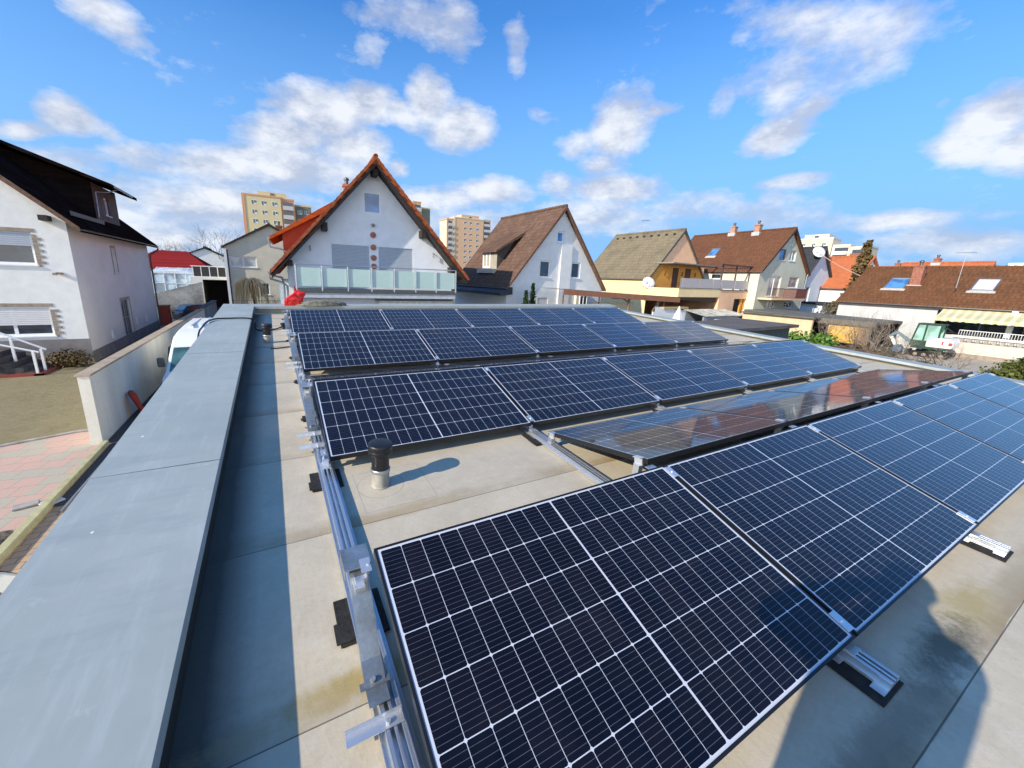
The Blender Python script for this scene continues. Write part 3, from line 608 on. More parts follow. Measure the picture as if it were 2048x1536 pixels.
dw=window(hl.roof,lambda v,z,d:(4.0-d,v,z),7.75,4.2-G,8.5,5.15-G,fw=.1,glass=glass_c)
dm=MB(); dm.prism([(-.05,zr_+.08),(4.9,ztip+.08),(4.9,ztip-.08),(-.05,zr_-.1)],y0-.45,y1+.45,'y'); dr=dm.build('dormer_roof',tile_dark,hl.roof)
pipe(dr,[(4.95,y0-.1,ztip-.02),(4.95,9.2,ztip-.04)],.045,zinc,'dormer_gutter'); pipe(dr,[(4.93,y0+.5,ztip-.05),(4.5,y0+.45,ztip-.25),(4.06,y0+.25,ztip-.3),(4.05,y0+.2,zmain(4.)+.1)],.035,zinc,'downpipe')
sg_=MB()
for k in range(14): yk=1.6+k*.3; sg_.box(4.34,4.36,yk,yk+.28,zmain(4.35)+.02,zmain(4.35)+.2)
sg_.build('snow_guard',zinc_d,hl.roof)

# orange-roofed gable house ---------------------------------
ho=House('orange_roof_house','white gabled house with orange clay roof and frosted glass balcony beyond the far parapet',4.98,21.47,R(-3.38),10.5,10.5,1.52,7.38,og=.9,oe=.75,wallm=render_gable,sidem=render_w,roofm=tile_orange,th=.24,
  front=[(-.62,4.68,.38,5.85,D(glass=glass_b,fw=.12,depth=.08,sill=False)),(-2.3,.8,-.36,3.02,D(shut=1,shm=shutter,depth=.12,sill=False)),(.16,.8,2.1,3.02,D(shut=1,shm=shutter,depth=.12,sill=False))])
zo=lambda z:z-G
v_=MB()
for sg in (-1,1):      # dark boarded soffit and barge under the tiles
    v_.prism([(0,ho.zr-.28),(sg*5.2,ho.ze-.2),(sg*5.2,ho.ze-.36),(0,ho.zr-.44)],.02,.895,'y')
v_.build('verge_soffit',dark_wood,ho.roof)
for u in (-2.62,2.6,0):
    b=MB(); zt=ho.zr-abs(u)*ho.sl-.42; b.box(u-.14,u+.14,.25,.92,zt-.42,zt-.02); b.build('purlin_end',dark_wood,ho.t,bevel=.01)
for u in (-4.35,4.35):
    b=MB(); zt=ho.zr-abs(u)*ho.sl-.42; b.box(u-.12,u+.12,.3,.92,zt-.3,zt-.02); b.build('purlin_end',dark_wood,ho.t)
# scalloped verge tiles
vt=MB()
for sg in (-1,1):
    n=26
    for k in range(n):
        a0,a1=5.25*k/n,5.25*(k+1)/n; z0,z1=ho.zr-a0*ho.sl,ho.zr-a1*ho.sl
        vt.prism([(sg*a0,z0+.02),(sg*a1,z1+.055),(sg*a1,z1-.17),(sg*a0,z0-.15)],-.05,.12,'y')
vt.build('verge_tile',mat('orange_verge_clay',(.40,.11,.04),.85,var=.3,scale=5,bmp=.3),ho.roof)
# clay discs on the wall
for k,z in enumerate((3.62,2.97,2.41,1.95)):
    b=MB(); b.tube([(-.12,.9,zo(z)),(-.12,.855,zo(z))],.16,16); b.tube([(-.12,.86,zo(z)),(-.12,.83,zo(z))],[.09,.03],12); b.build('clay_wall_disc',mat('terracotta_disc',(.45,.17,.11),.8),ho.t)
lp=MB(); lp.box(-.2,-.04,.78,.9,zo(4.1),zo(4.22)); lp.tube([(-.12,.8,zo(4.15)),(-.12,.68,zo(4.1))],[.05,.09],10); lp.build('wall_lamp',zinc,ho.t)
for u in (-3.35,3.3): b=MB(); b.tube([(u,.9,zo(2.85)),(u,.75,zo(2.85)),(u,.75,zo(2.6))],.035,8); b.build('wall_lamp',zinc,ho.t)
# balcony
bs=MB(); bs.box(-4.25,4.3,-.65,.89,zo(.53),zo(.70)); bs.build('balcony_slab',mat('dark_slab_edge',(.09,.1,.1),.7),ho.t)
bs=MB(); bs.box(-4.15,4.2,-.6,.88,zo(.28),zo(.525)); bs.build('balcony_beam',mat('pale_grey_fascia',(.55,.57,.6),.7),ho.t)
PU=[-4.12,-2.94,-1.70,-.52,.67,1.85,3.03,4.2]
for a,b_ in zip(PU[:-1],PU[1:]):
    q=MB(); q.box(a+.05,b_-.05,-.6,-.588,zo(.84),zo(1.74)); q.build('frosted_panel',mat('frosted_green_glass',(.46,.62,.57),.25,var=.04,scale=.6,bmp=0,spec=.6),ho.t)
for a in PU:
    q=MB(); q.box(a-.025,a+.025,-.66,-.61,zo(.62),zo(1.85)); q.box(a-.03,a+.03,-.6,-.55,zo(.64),zo(.78)); q.build('balcony_post',alu,ho.t)
q=MB(); q.tube([(PU[0],-.63,zo(1.89)),(PU[-1],-.63,zo(1.89))],.022,8); q.tube([(PU[0],-.63,zo(1.89)),(PU[0],.85,zo(1.89))],.022,8); q.tube([(PU[-1],-.63,zo(1.89)),(PU[-1],.85,zo(1.89))],.022,8); q.build('handrail',alu,ho.t)
# ground floor bay, awning cassette
q=MB(); q.box(-4.1,4.15,-.2,.88,0,zo(.28)); q.build('ground_floor_front',mat('pale_lilac_render',(.60,.61,.65),.9,var=.05,scale=2),ho.t)
q=MB(); q.box(-.3,4.1,-.5,-.21,zo(.16),zo(.27)); q.build('awning_cassette',mat('dark_grey_cassette',(.08,.085,.09),.5),ho.t)
q=MB(); n=34
for k in range(n): u0=-.15+4.2*k/n; u1=-.15+4.2*(k+1)/n; q.prism([(u0,zo(.14)),(u1,zo(.14)),(u1,zo(-.01)),((u0+u1)/2,zo(-.06)),(u0,zo(-.01))],-.47,-.463,'y')
q.build('awning_valance',mat('beige_awning_cloth',(.62,.56,.45),.9,var=.15,scale=8),ho.t)
pipe(ho.t,[(-5.3,.1,zo(1.45)),(-5.28,.1,zo(1.15)),(-4.8,.4,zo(.98)),(-4.55,.7,zo(.8)),(-4.5,.75,0)],.05)
pipe(ho.t,[(-5.3,.35,zo(1.45)),(-5.15,.3,zo(1.3)),(-4.75,.5,zo(1.2)),(-4.7,.6,zo(.9)),(-4.7,.6,0)],.05)
q=MB(); q.box(-4.95,-4.5,1.3,3.2,0,zo(1.1)); q.build('glazed_side_porch',mat('pale_blue_porch',(.5,.6,.68),.4),ho.t)
# left slope dormer
q=MB(); zd=lambda u:5.05-G-(abs(u)-2.3)*(1.78/2.86)
q.prism([(-2.1,zd(2.1)+.02),(-5.2,zd(5.2)),(-5.2,zd(5.2)-.16),(-2.1,zd(2.1)-.3)],1.35,5.8,'y'); dr=q.build('dormer_roof',tile_orange,ho.roof)
q=MB()
for yy in (1.62,5.5): q=MB(); q.prism([(-2.5,zd(2.5)-.15),(-4.6,zd(4.6)-.15),(-4.6,ho.zr-4.6*ho.sl-.05),(-2.5,ho.zr-2.5*ho.sl-.1)],yy,yy+.05,'y'); q.build('dormer_cheek',mat('red_tile_hung_cheek',(.42,.065,.025),.85,var=.1,scale=3,bmp=.3),ho.roof)
q=MB(); q.box(-4.62,-4.56,1.67,5.5,ho.zr-4.6*ho.sl-.05,zd(4.6)-.15); q.build('dormer_front',mat('terracotta_dormer',(.45,.17,.1),.85),ho.roof)
pipe(dr,[(-5.28,1.4,zd(5.25)-.1),(-5.28,5.7,zd(5.25)-.1)],.055,zinc,'dormer_gutter'); pipe(dr,[(-5.28,1.45,zd(5.25)-.1),(-5.2,1.45,zd(5.25)-.5),(-4.75,1.5,zd(5.2)-.6),(-4.45,1.5,zd(5.2)-.75),(-4.4,1.5,zd(5.2)-1.1)],.045,zinc,'downpipe')
ho.chimney(-1.05,4.0,.42,.42,mat('pink_chimney',(.55,.25,.17),.9,var=.1))

# brown-roofed white gable house -----------------------------
hb=House('brown_roof_gable_house','white gabled house with weathered brown roof, just right of the orange-roofed house',18.75,22.97,R(2.58),9.52,8.49,.99,6.72,og=.3,oe=.12,wallm=render_w,roofm=tile_brown,verge=brown_wood,th=.2,
  front=[(-1.84,1.72,-.86,2.93,D(fw=.1)),(.38,1.75,2.1,2.93,D(div=2,fw=.1)),(-.42,4.25,.22,5.02,D(glass=glass_b,fw=.1)),(-1.86,-1.2,-.9,.28,D(shut=.35,fw=.1)),(0.2,-1.0,.98,.22,D(shut=.9,shm=shutter,fw=.08))])
q=MB(); q.box(-.02,1.05,.18,.298,0,zo(4.12)); q.build('chimney_breast',render_w,hb.t)
q=MB(); q.box(1.7,2.9,.02,.297,0,zo(.75)); q.build('porch_wall',render_cream,hb.t)
window(hb.t,lambda u,z,d:(u,.0+d-.1,z),2.0,.4,2.8,zo(.5),div=2,depth=.1)
# dormer on left slope (local x -3.7), v 2.6..5.6
zf=lambda u:hb.zr-abs(u)*hb.sl
q=MB(); q.box(-3.75,-3.68,3.1,5.2,zf(3.72)-.1,zf(2.5)-.1); q.build('dormer_front',mat('tan_dormer_cladding',(.40,.36,.28),.85,var=.1,scale=3),hb.roof)
dw=window(hb.roof,lambda v,z,d:(-3.80+d,v,z),4.0,zf(3.75)+.12,5.1,zf(2.55)-.2,div=2,depth=.08,sill=False,fw=.13)
q=MB()
for yy in (3.1,5.15): q=MB(); q.prism([(-3.74,zf(3.74)),(-3.74,zf(2.5)-.05),(-2.0,zf(1.75))],yy,yy+.05,'y'); q.build('dormer_cheek',mat('grey_dormer_cheek',(.10,.095,.085),.9,var=.2),hb.roof)
q=MB(); q.prism([(-1.3,zf(1.3)+.03),(-4.05,zf(2.62)+.02),(-4.05,zf(2.62)-.12),(-1.3,zf(1.3)-.2)],2.75,5.5,'y'); q.build('dormer_roof',tile_brown,hb.roof)
q=MB(); q.box(-4.2,-3.7,3.0,5.3,zf(4.0)+.02,zf(3.75)+.04); q.build('flashing',mat('pale_lead_apron',(.55,.52,.46)),hb.roof)
q=MB(); q.prism([(-4.4,zo(.98)),(-5.4,zo(.62)),(-5.4,zo(.42)),(-4.4,zo(.5))],-.1,8.0,'y'); q.build('side_canopy',mat('dark_slate_canopy',(.04,.045,.06),.6,var=.2),hb.t)

# yellow house with the roof terrace --------------------------
hy=House('yellow_terrace_house','yellow and peach house with an olive-grey tiled roof and a big roof terrace',34.63,24.82,R(2.64),9.02,8.29,2.0,6.65,og=.12,oe=.12,wallm=render_peach,sidem=render_yellow,roofm=tile_grey,verge=zinc_d,th=.2,
  front=[(-.95,1.3,-.1,3.1,D(frame=dark_wood,sill=False)),(1.0,1.3,1.9,3.1,D(frame=dark_wood,sill=False)),(3.0,1.3,4.2,3.3,D(frame=pvc,sill=False,div=2))])
q=MB(); q.prism([(-4.37,zo(1.25)),(4.37,zo(1.25)),(4.37,zo(2.15)),(2.9,zo(3.42)),(-2.9,zo(3.42)),(-4.37,zo(2.15))],.09,.117,'y')
q.build('orange_terrace_wall',render_orange,hy.t)
for a,b_ in ((-.95,-.1),(1.0,1.9)): q=MB(); q.box(a,b_,.06,.088,zo(1.3),zo(3.1)); q.build('door',mat('dark_red_door',(.06,.02,.015),.5),hy.t)
for u in (-2.2,.45,2.6): q=MB(); q.tube([(u,.09,zo(2.4)),(u,-.02,zo(2.45)),(u,-.04,zo(2.75))],.04,8); q.build('wall_lamp',dark_wood,hy.t)
for k in range(9):
    v=.8+k*.85; u=-.45; q=MB(); z=hy.zr-abs(u)*hy.sl; q.box(u-.09,u+.09,v-.1,v+.1,z,z+.14); q.build('vent_tile',dark_wood,hy.roof)
T=hy.t
q=MB(); q.box(-4.95,1.33,-3.4,.26,zo(.55),zo(1.27)); q.build('terrace_parapet',render_yellow,T)
q=MB(); q.prism([(-4.9,zo(.54)),(1.32,zo(.54)),(1.32,zo(.1)),(-4.9,zo(.3))],-3.2,.2,'y'); q.build('carport_soffit',mat('dark_brown_boarding',(.07,.045,.03),.8),T)
q=MB(); q.wall([(1.33,0),(10.3,0),(10.3,zo(1.18)),(1.33,zo(1.18))],[(4.0,zo(-1.9),6.3,zo(.42)),(6.9,zo(-2.4),7.5,zo(-.3))],lambda u,z,d:(u,-3.4+d,z),.3); q.box(1.33,10.3,-3.1,5,0.01,zo(1.16)); q.quad((10.3,-3.4,0),(10.3,5,0),(10.3,5,zo(1.18)),(10.3,-3.4,zo(1.18))); q.quad((1.33,-3.4,0),(1.33,5,0),(1.33,5,zo(1.18)),(1.33,-3.4,zo(1.18))); q.build('annex_wall',render_peach,T)
q=MB(); q.box(4.05,6.25,-3.13,-3.11,zo(-1.9),zo(.4)); q.box(6.92,7.48,-3.13,-3.11,zo(-2.4),zo(-.3)); q.build('annex_opening',mat('shade_painted_interior',(.02,.02,.02),.9),T)  # near-black backing paints the shade inside the annex openings
q=MB(); q.box(5.4,5.75,-3.3,-3.15,zo(-1.85),zo(.4)); q.box(6.0,6.2,-3.3,-3.2,zo(-1.85),zo(.4)); q.build('curtain',render_orange,T)
q=MB(); q.box(1.3,10.4,-3.46,4.9,zo(1.181),zo(1.24)); q.box(-4.97,1.32,-3.43,.26,zo(1.272),zo(1.30)); q.build('terrace_edge',mat('grey_brown_edging',(.2,.17,.15),.8),T)
PX_=[-4.6,-2.2,.0,1.35,3.7,6.2,8.4,10.1]
for a,b_ in zip(PX_[:-1],PX_[1:]):
    q=MB(); q.box(a+.05,b_-.05,-3.36,-3.34,zo(1.33),zo(2.12)); q.build('railing_panel',mat('lilac_grey_mesh',(.50,.46,.45),.7,var=.04),T)
for a in PX_+[5.0]:
    tall=a in (1.35,3.7,6.2,8.4,10.1); q=MB(); q.box(a-.05,a+.05,-3.33,-3.23,zo(1.25),zo(3.4 if tall else 2.15)); q.build('pergola_post' if tall else 'railing_post',mat('brown_painted_steel',(.07,.045,.04),.6) if tall else zinc,T)
q=MB(); q.prism([(-3.3,zo(3.5)),(3.2,zo(3.45)),(3.2,zo(3.36)),(-3.3,zo(3.40))],-1.5,.2,'y'); q.build('canopy_roof',mat('grey_canopy_sheet',(.3,.28,.25),.7),T)
q=MB(); q.box(1.0,10.9,-3.4,-3.28,zo(3.4),zo(3.52)); q.box(1.0,10.9,.1,.2,zo(3.4),zo(3.5))
for k in range(5): u=1.2+k*2.4; q.box(u-.03,u+.03,-3.3,.15,zo(3.52),zo(3.56))
q.build('pergola_beam',mat('brown_painted_steel',(.07,.045,.04)),T)
q=MB(); q.box(4.2,4.6,1.0,1.4,zo(3.0),zo(4.35)); q.build('chimney',mat('pink_chimney',(.55,.25,.17)),T)
def dish(parent,c,r,az,name='satellite_dish',label=None):
    b=MB(); n=20; vs=[]; 
    for i,(rr,dd) in enumerate(((.02,0),(.5,.05),(1,.2))):
        for k in range(n): t=2*PI*k/n; vs.append((rr*r*math.cos(t),-dd*r,rr*r*math.sin(t)))
    b.add(vs,[(i*n+k,i*n+(k+1)%n,(i+1)*n+(k+1)%n,(i+1)*n+k) for i in range(2) for k in range(n)]); 
    M_=Matrix.Translation(c)@Matrix.Rotation(az,4,'Z')@Matrix.Rotation(R(-25),4,'X'); b.v=[tuple(M_@Vector(v)) for v in b.v]
    o=b.build('satellite_dish',mat('dish_white',(.78,.78,.78),.5),parent,smooth=True); s_=o.modifiers.new('s','SOLIDIFY'); s_.thickness=.02
    a=MB(); a.tube([M_@Vector((0,0,-r)),M_@Vector((0,-r*.9,-.1))],.02,6); a.tube([M_@Vector((0,.02,0)),M_@Vector((0,.35,-.2))],.03,6); a.build('dish_arm',zinc_d,o)
dish(T,(-4.75,-.2,zo(1.6)),.55,R(-30))
# cream house with small balcony ------------------------------
hc=House('cream_balcony_house','cream and sage house with reddish brown roof, two chimneys and a small slatted balcony',45.29,20.6,R(-.44),9.03,10.77,3.09,7.30,og=.3,oe=.2,wallm=render_sage,sidem=render_cream,roofm=tile_red,verge=dark_wood,th=.2,
  front=[(-1.55,4.27,-.4,5.28,D(glass=glass_b,frame=brown_wood)),(.4,4.27,1.55,5.28,D(glass=glass_c,div=2)),(-2.45,.75,-.3,2.75,D(glass=glass_c,div=2)),(1.25,1.65,3.1,2.75,D(glass=glass_c,div=1)),(-2.1,-.4,-.6,.25,D(div=2)),(1.2,-.4,2.9,.25,D(div=3)),(.0,5.75,.35,6.2,D(glass=glass_b))],
  left=[(4.0,2.3,5.1,2.82,D(div=1)),(6.0,2.0,7.2,2.82,D(div=1))])
q=MB(); q.box(-3.9,2.3,-.95,.28,zo(.45),zo(.62)); q.build('balcony_slab',render_peach,hc.t)
for k in range(26):
    u=-3.9+k*.245
    if k%13 in (12,): continue
for (a,b_,mm) in ((-3.9,-2.0,brown_wood),(-1.9,.3,mat('dull_pink_slats',(.42,.22,.17),.8)),(.35,2.3,mat('dark_red_slats',(.16,.05,.04),.8))):
    q=MB(); n=int((b_-a)/.16)
    for k in range(n+1): u=a+(b_-a)*k/n; q.box(u-.045 if mm is not brown_wood else u-.015,u+.045 if mm is not brown_wood else u+.015,-.97,-.94,zo(.64),zo(1.5))
    q.box(a,b_,-.98,-.93,zo(1.5),zo(1.56)); q.build('balcony_railing',mm,hc.t)
pipe(hc.t,[(4.4,.15,zo(3.1)),(4.35,.2,zo(2.8)),(4.32,.25,0)],.05)
hc.chimney(0,6.1,.5,.7,mat('pale_brick_chimney',(.50,.27,.18),.9,var=.2)); hc.chimney(-.15,3.5,.52,.8,mat('pale_brick_chimney',(.50,.27,.18)))
hc.skylight(-2.75,-1.9,6.0,6.9)
# ice-blue house, far orange house, long brown roof house ---------------------
hi_=House('ice_blue_house','ice-blue house with slate roof between the cream house and the conifer',60.65,23.97,0,8,9,2.17,6.72,og=.3,oe=.15,wallm=render_ice,roofm=tile_slate,verge=zinc_d,front=[(1.2,-.3,2.6,2.0,D(div=2)),(-2.2,-.2,-1.2,1.9,D(div=1))])
dish(hi_.roof,(-1.5,.2,zo(6.0)),.7,R(-35))
q=MB(); q.box(-4.5,3.2,-2.6,.28,0,zo(-.1)); q.build('annex_wall',render_ice,hi_.t); q=MB(); q.box(-4.8,3.9,-2.9,.28,zo(-.095),zo(.08)); q.build('annex_roof',tile_slate,hi_.t)
hf=House('far_orange_roof_house','far house with plain orange roof behind the slender conifer',66.5,21.1,R(-4.4),9,9,1.84,5.88,og=.3,oe=.3,wallm=render_w,roofm=mat('plain_orange_roof',(.48,.14,.05),.85,var=.12,scale=2),front=[(-.5,3.2,.5,4.3,D())])
hf.chimney(-1.2,4.5,.6,1.0)
hr=House('distant_orange_ridge_house','distant orange roof with dark collectors showing just above the long brown roof',66,11.5,R(-2),9,7,1.5,4.95,wallm=render_w,roofm=mat('plain_orange_roof',(.48,.14,.05)),cat='house')
hr.chimney(0,4.2,.5,.5)
q=MB(); q.prism([(-1.8,hr.zr-1.8*hr.sl+.05),(-.9,hr.zr-.9*hr.sl+.05),(-.9,hr.zr-.9*hr.sl+.12),(-1.8,hr.zr-1.8*hr.sl+.12)],.8,4.2,'y'); q.build('roof_collector',glass_d,hr.roof)
hs=House('small_orange_ridge_house','small orange roof tip with chimney far behind the long brown roof',75,20.2,0,8,4,1.5,4.95,wallm=render_w,roofm=mat('plain_orange_roof',(.48,.14,.05)))
hs.chimney(0,1.2,.5,.5)
wb=thing('white_flat_building','long white flat-roofed building on the horizon at the right edge','building',(85,6,G)); q=MB(); q.box(0,15,-14,7.5,0,8.1); q.build('wall',render_w,wb); q=MB(); q.box(-.3,15.3,-14.3,7.8,8.1,8.5); q.build('roof_edge',mat('white_metal_edge',(.75,.76,.78),.6),wb)
for k in range(6): q=MB(); q.box(-.05,.02,-12+k*3.1,-10+k*3.1,6.6,7.6); q.build('window',glass_d,wb)

streaked=mat('streaked_white_render',(.60,.60,.59),.9,var=.06,scale=1.6,bmp=.2,col2=(.44,.44,.44),streak=True)
hx=House('long_brown_roof_house','long low white house with mottled red-brown roof and two skylights at the right edge',43.19+4.6,12.3-14+3.1,.01,9.8,14,.70,3.62,og=.15,oe=.35,wallm=streaked,roofm=tile_moss,th=.2,base=0.,
   left=[(.3,-1.3,8.0,.4,D(frame=mat('grey_loggia_frame',(.3,.3,.3),.6),glass=glass_d,div=4,sill=False,depth=1.6,fw=.08))])
# local y = old + 10.9
LX=-4.9; yo_=10.9
q=MB(); 
lumps=mat('grey_damp_streaks',(.42,.42,.42),.95,var=.3,scale=3)
hx.skylight(-3.0,-1.6,yo_-.35,yo_+.85,glass=glass_b); hx.skylight(-3.0,-1.6,yo_-4.9,yo_-3.8,glass=mat('white_blind',(.7,.72,.74),.5))
hx.chimney(-2.1,yo_-.75,.6,1.35,mat('red_white_brick_stack',(.42,.17,.11),.9,var=.3,scale=12),flash=True)
T=hx.t
aw=thing('striped_awning','pale yellow striped awning with scalloped edge under the long brown roof','awning',(43.19,12.3,G),.01)
def awn():
    m,t=newmat('yellow_striped_cloth'); s=t.node('ShaderNodeSeparateXYZ',{0:t.obj}); f_=t.m('GREATER_THAN',t.m('SINE',t.m('MULTIPLY',s.outputs[1],2*PI/.42)),0.)
    t.set(t.b.inputs['Base Color'],t.mix(f_,(.50,.46,.26),(.60,.57,.39))); t.b.inputs['Roughness'].default_value=.9; bump(t,t.noise(t.obj,3,3),.3,.03); return m
q=MB(); ya,yb=-11.5,-3.25; xf,zfr=-1.75,zo(-.05); zb=zo(.62); n=60
vs=[];fs=[]
for k in range(n+1):
    y=ya+(yb-ya)*k/n; sag=.02*math.sin(k*1.3); vs+=[(-.1,y,zb),(xf*.5,y,(zb+zfr)/2-.05+sag*.5),(xf,y,zfr),(xf-.01,y,zfr-.2-.06*abs(math.sin(k*PI/2.5)))]
for k in range(n):
    for j in range(3): fs.append((k*4+j,k*4+j+1,k*4+j+5,k*4+j+4))
q.add(vs,fs); o=q.build('awning_cloth',awn(),aw); so=o.modifiers.new('s','SOLIDIFY'); so.thickness=.012
for y in (-4.2,-6.6,-9.):
    q=MB(); q.tube([(-.05,y,zo(-.1)),(-.9,y+.2,zo(-.35)),(xf,y,zfr)],.03,6); q.build('awning_arm',pvc,aw)
# terrace wall with railing in front of the loggia
tw=thing('terrace_wall','low cream terrace wall with block balustrade and white railing beneath the awning','terrace wall',(41.69,12.3,G),.01)
q=MB(); q.box(0,1.4,-12,-4.3,.0,.3); q.box(.05,1.4,-12,-4.3,.3,1.05); q.build('wall_body',mat('cream_terrace_render',(.62,.56,.48),.9,var=.1),tw)
q=MB(); q.box(-.06,.25,-12,-4.25,1.35,1.5); q.build('coping',mat('cream_coping',(.78,.74,.64),.8),tw)
q=MB()
for k in range(22): y=-4.4-k*.35; q.box(.03,.18,y-.12,y+.05,1.05,1.35)
q.build('block_balustrade',concrete,tw)
q=MB(); q.tube([(.3,-4.5,1.85),(.3,-12,1.85)],.025,6)
for k in range(62): y=-4.5-k*.12; q.box(.29,.31,y-.01,y+.01,1.5,1.85)
q.build('railing',pvc,tw)
q=MB(); q.box(.9,1.15,-6.6,-6.35,1.5,3.3); q.build('post',render_w,tw)
q=MB(); q.box(-.25,0,-12,-4.2,0,.28); q.build('step',stone,tw)
# neighbours further off
be=House('beige_house','beige gabled house behind the weeping tree, left of the orange-roofed house',.01,42.32,0,7.73,9,3.5,5.73,og=.25,oe=.2,wallm=render_beige,roofm=tile_grey,verge=dark_wood,th=.15,
  front=[(-3.4,1.75,-1.25,2.72,D(glass=glass_c,div=2,fw=.1)),(-1.15,-.72,-.4,.35,D()),])
be.chimney(.9,3.,.55,.7)
q=MB(); q.box(-3.75,-3.55,-.02,.24,0,zo(3.3)); q.build('corner_pilaster',render_w,be.t); pipe(be.t,[(-3.5,.18,zo(3.2)),(-3.5,.18,.2)],.05,zinc_d)
rb=thing('wine_red_roof_bungalow','low bungalow with wine-red ribbed hip roof and glazed conservatory behind the left house','bungalow',(-9.2,50,G))
q=MB(); q.box(-3.4,3.2,.3,8,0,zo(1.35)); q.build('wall',render_cream,rb)
q=MB(); e=zo(1.4); r_=zo(3.25); q.add([(-3.8,-.1,e),(3.6,-.1,e),(3.6,8.4,e),(-3.8,8.4,e),(-1.5,3.8,r_),(1.2,3.8,r_)],[(0,1,5,4),(1,2,5),(2,3,4,5),(3,0,4),(0,3,2,1)]); q.build('roof',tile_wine,rb)
q=MB(); q.box(-.9,2.5,-2.2,.28,0,.9); q.build('conservatory_base',render_w,rb)
q=MB(); 
for k in range(5): x=-.9+k*.85; q.box(x-.04,x+.04,-2.24,-2.16,.9,zo(1.0)); q.tube([(x,-2.2,zo(1.0)),(x,.25,zo(1.5))],.05,6)
q.box(-.95,2.55,-2.26,-2.14,zo(.95),zo(1.08)); q.box(-.95,2.55,-2.25,-2.16,.86,.94); q.box(-.95,2.55,-2.24,-2.17,zo(.0),zo(.06)); q.build('conservatory_frame',pvc,rb)
q=MB(); q.box(-.88,2.48,-2.2,-2.19,.9,zo(1.0)); q.quad((-.9,-2.2,zo(1.04)),(2.5,-2.2,zo(1.04)),(2.5,.25,zo(1.53)),(-.9,.25,zo(1.53))); q.build('conservatory_glass',glass_mat('pale_conservatory_glass',(.35,.42,.45),.05),rb)
q=MB(); q.tube([(-2.55,.28,zo(.3)),(-2.55,.2,zo(.3))],.35,16); q.box(-2.9,-2.2,.2,.28,zo(-.3),zo(.3)); q.build('arched_window',glass_d,rb)
sw=thing('carport','white carport with a dark opening at the end of the drive','carport',(-4.9,45,G))
q=MB(); q.box(-1.9,-1.0,0,5,0,zo(.75)); q.box(.95,1.3,0,5,0,zo(.75)); q.box(-1.0,.95,0,5,zo(.5),zo(.75)); q.build('wall',render_w,sw)
q=MB(); q.box(-1.0,.95,4.0,4.2,0,zo(.5)); q.box(-.99,-.97,.2,4,0,zo(.49)); q.box(.92,.94,.2,4,0,zo(.49)); q.build('shade_painted_interior',mat('shade_painted_interior',(.02,.02,.02)),sw)  # inner faces coloured near-black to stand for the carport's inside shade
q=MB(); 
for k in range(5): q.box(-1.7+k*.65,-1.64+k*.65,.1,.16,zo(.76),zo(1.7))
q.box(-1.8,1.2,.1,.16,zo(1.68),zo(1.76)); q.build('railing',pvc,sw)
q=MB(); q.box(-1.75,1.2,1.2,1.25,zo(.77),zo(1.65)); q.build('dark_screen',mat('dark_screen_cloth',(.03,.03,.035),.8),sw)
sh_=House('small_white_gable_house','small white gabled house far behind the red bungalow',-8.3,70,0,6.5,8,3.0,4.5,og=.2,oe=.1,wallm=render_w,roofm=tile_slate,th=.15,front=[(-2.4,1.2,-.9,2.4,D(div=2))])
gwal=thing('slanting_garden_wall','pale garden wall running back to the conservatory, dark with damp at its foot','garden wall',(0,0,0)); q=MB(); q.prism([(-9.2,G),(-5.6,G),(-5.6,.35),(-9.2,-.75)],42,42.2,'y'); q.build('wall_body',mat('damp_pale_wall',(.55,.55,.5),.9,var=.3,scale=.8),gwal)
rp=thing('red_brick_pillar','brick-red gate pillar at the rear corner of the left house','pillar',(-7.36,36,G)); q=MB(); q.box(-.33,.33,0,.4,0,1.42); q.build('shaft',mat('brick_red_paint',(.36,.055,.03),.85,var=.1),rp); q=MB(); q.box(-.38,.38,-.05,.45,1.42,1.5); q.build('pillar_cap',brick,rp)
gt_=thing('metal_gate','low metal bar gate between the red pillar and the drive wall','gate',(-6.95,36.1,G)); q=MB()
for k in range(22): q.box(.1*k,.1*k+.02,0,.02,.1,1.15)
q.box(0,2.4,-.01,.03,1.1,1.15); q.box(0,2.4,-.01,.03,.1,.15); q.build('bars',zinc_d,gt_)

# ---------- small buildings between the garage and the houses
T=thing('brown_pergola','long timber pergola with red-brown fascia and rustic posts before the white gable','pergola',(16.2,19.5,G))
q=MB(); q.prism([(0,zo(1.02)),(11.6,zo(.56)),(11.6,zo(.20)),(0,zo(.68))],0,.06,'y'); q.build('fascia',mat('red_brown_fascia',(.36,.15,.08),.8,var=.12,scale=2),T)
q=MB(); q.prism([(0,zo(1.05)),(11.6,zo(.55)),(11.6,zo(.50)),(0,zo(1.0))],.07,2.4,'y'); q.build('roof',mat('grey_felt',(.2,.19,.17),.9),T)
for x,t_ in ((.15,.06),(3.3,.05),(6.2,.12),(9.3,.12),(10.0,.09)):
    q=MB(); q.tube([(x,.2,0),(x+.03,.2,1.6),(x,.2,zo(.9-x*.043))],t_*.8,8); q.build('post',mat('rustic_timber',(.25,.18,.12),.9,var=.3,scale=9) if x>5 else brown_wood,T)
q=MB(); q.tube([(8.8,.2,2.2),(9.3,.2,2.9),(9.9,.2,3.05)],.06,6); q.tube([(4.5,.2,zo(.5)),(5.6,.2,zo(.45)),(6.2,.2,zo(.2))],.06,6); q.build('brace',mat('rustic_timber',(.25,.18,.12)),T)
q=MB(); q.box(4.0,8.2,1.5,1.6,0,zo(.1)); q.build('cream_screen',render_cream,T)
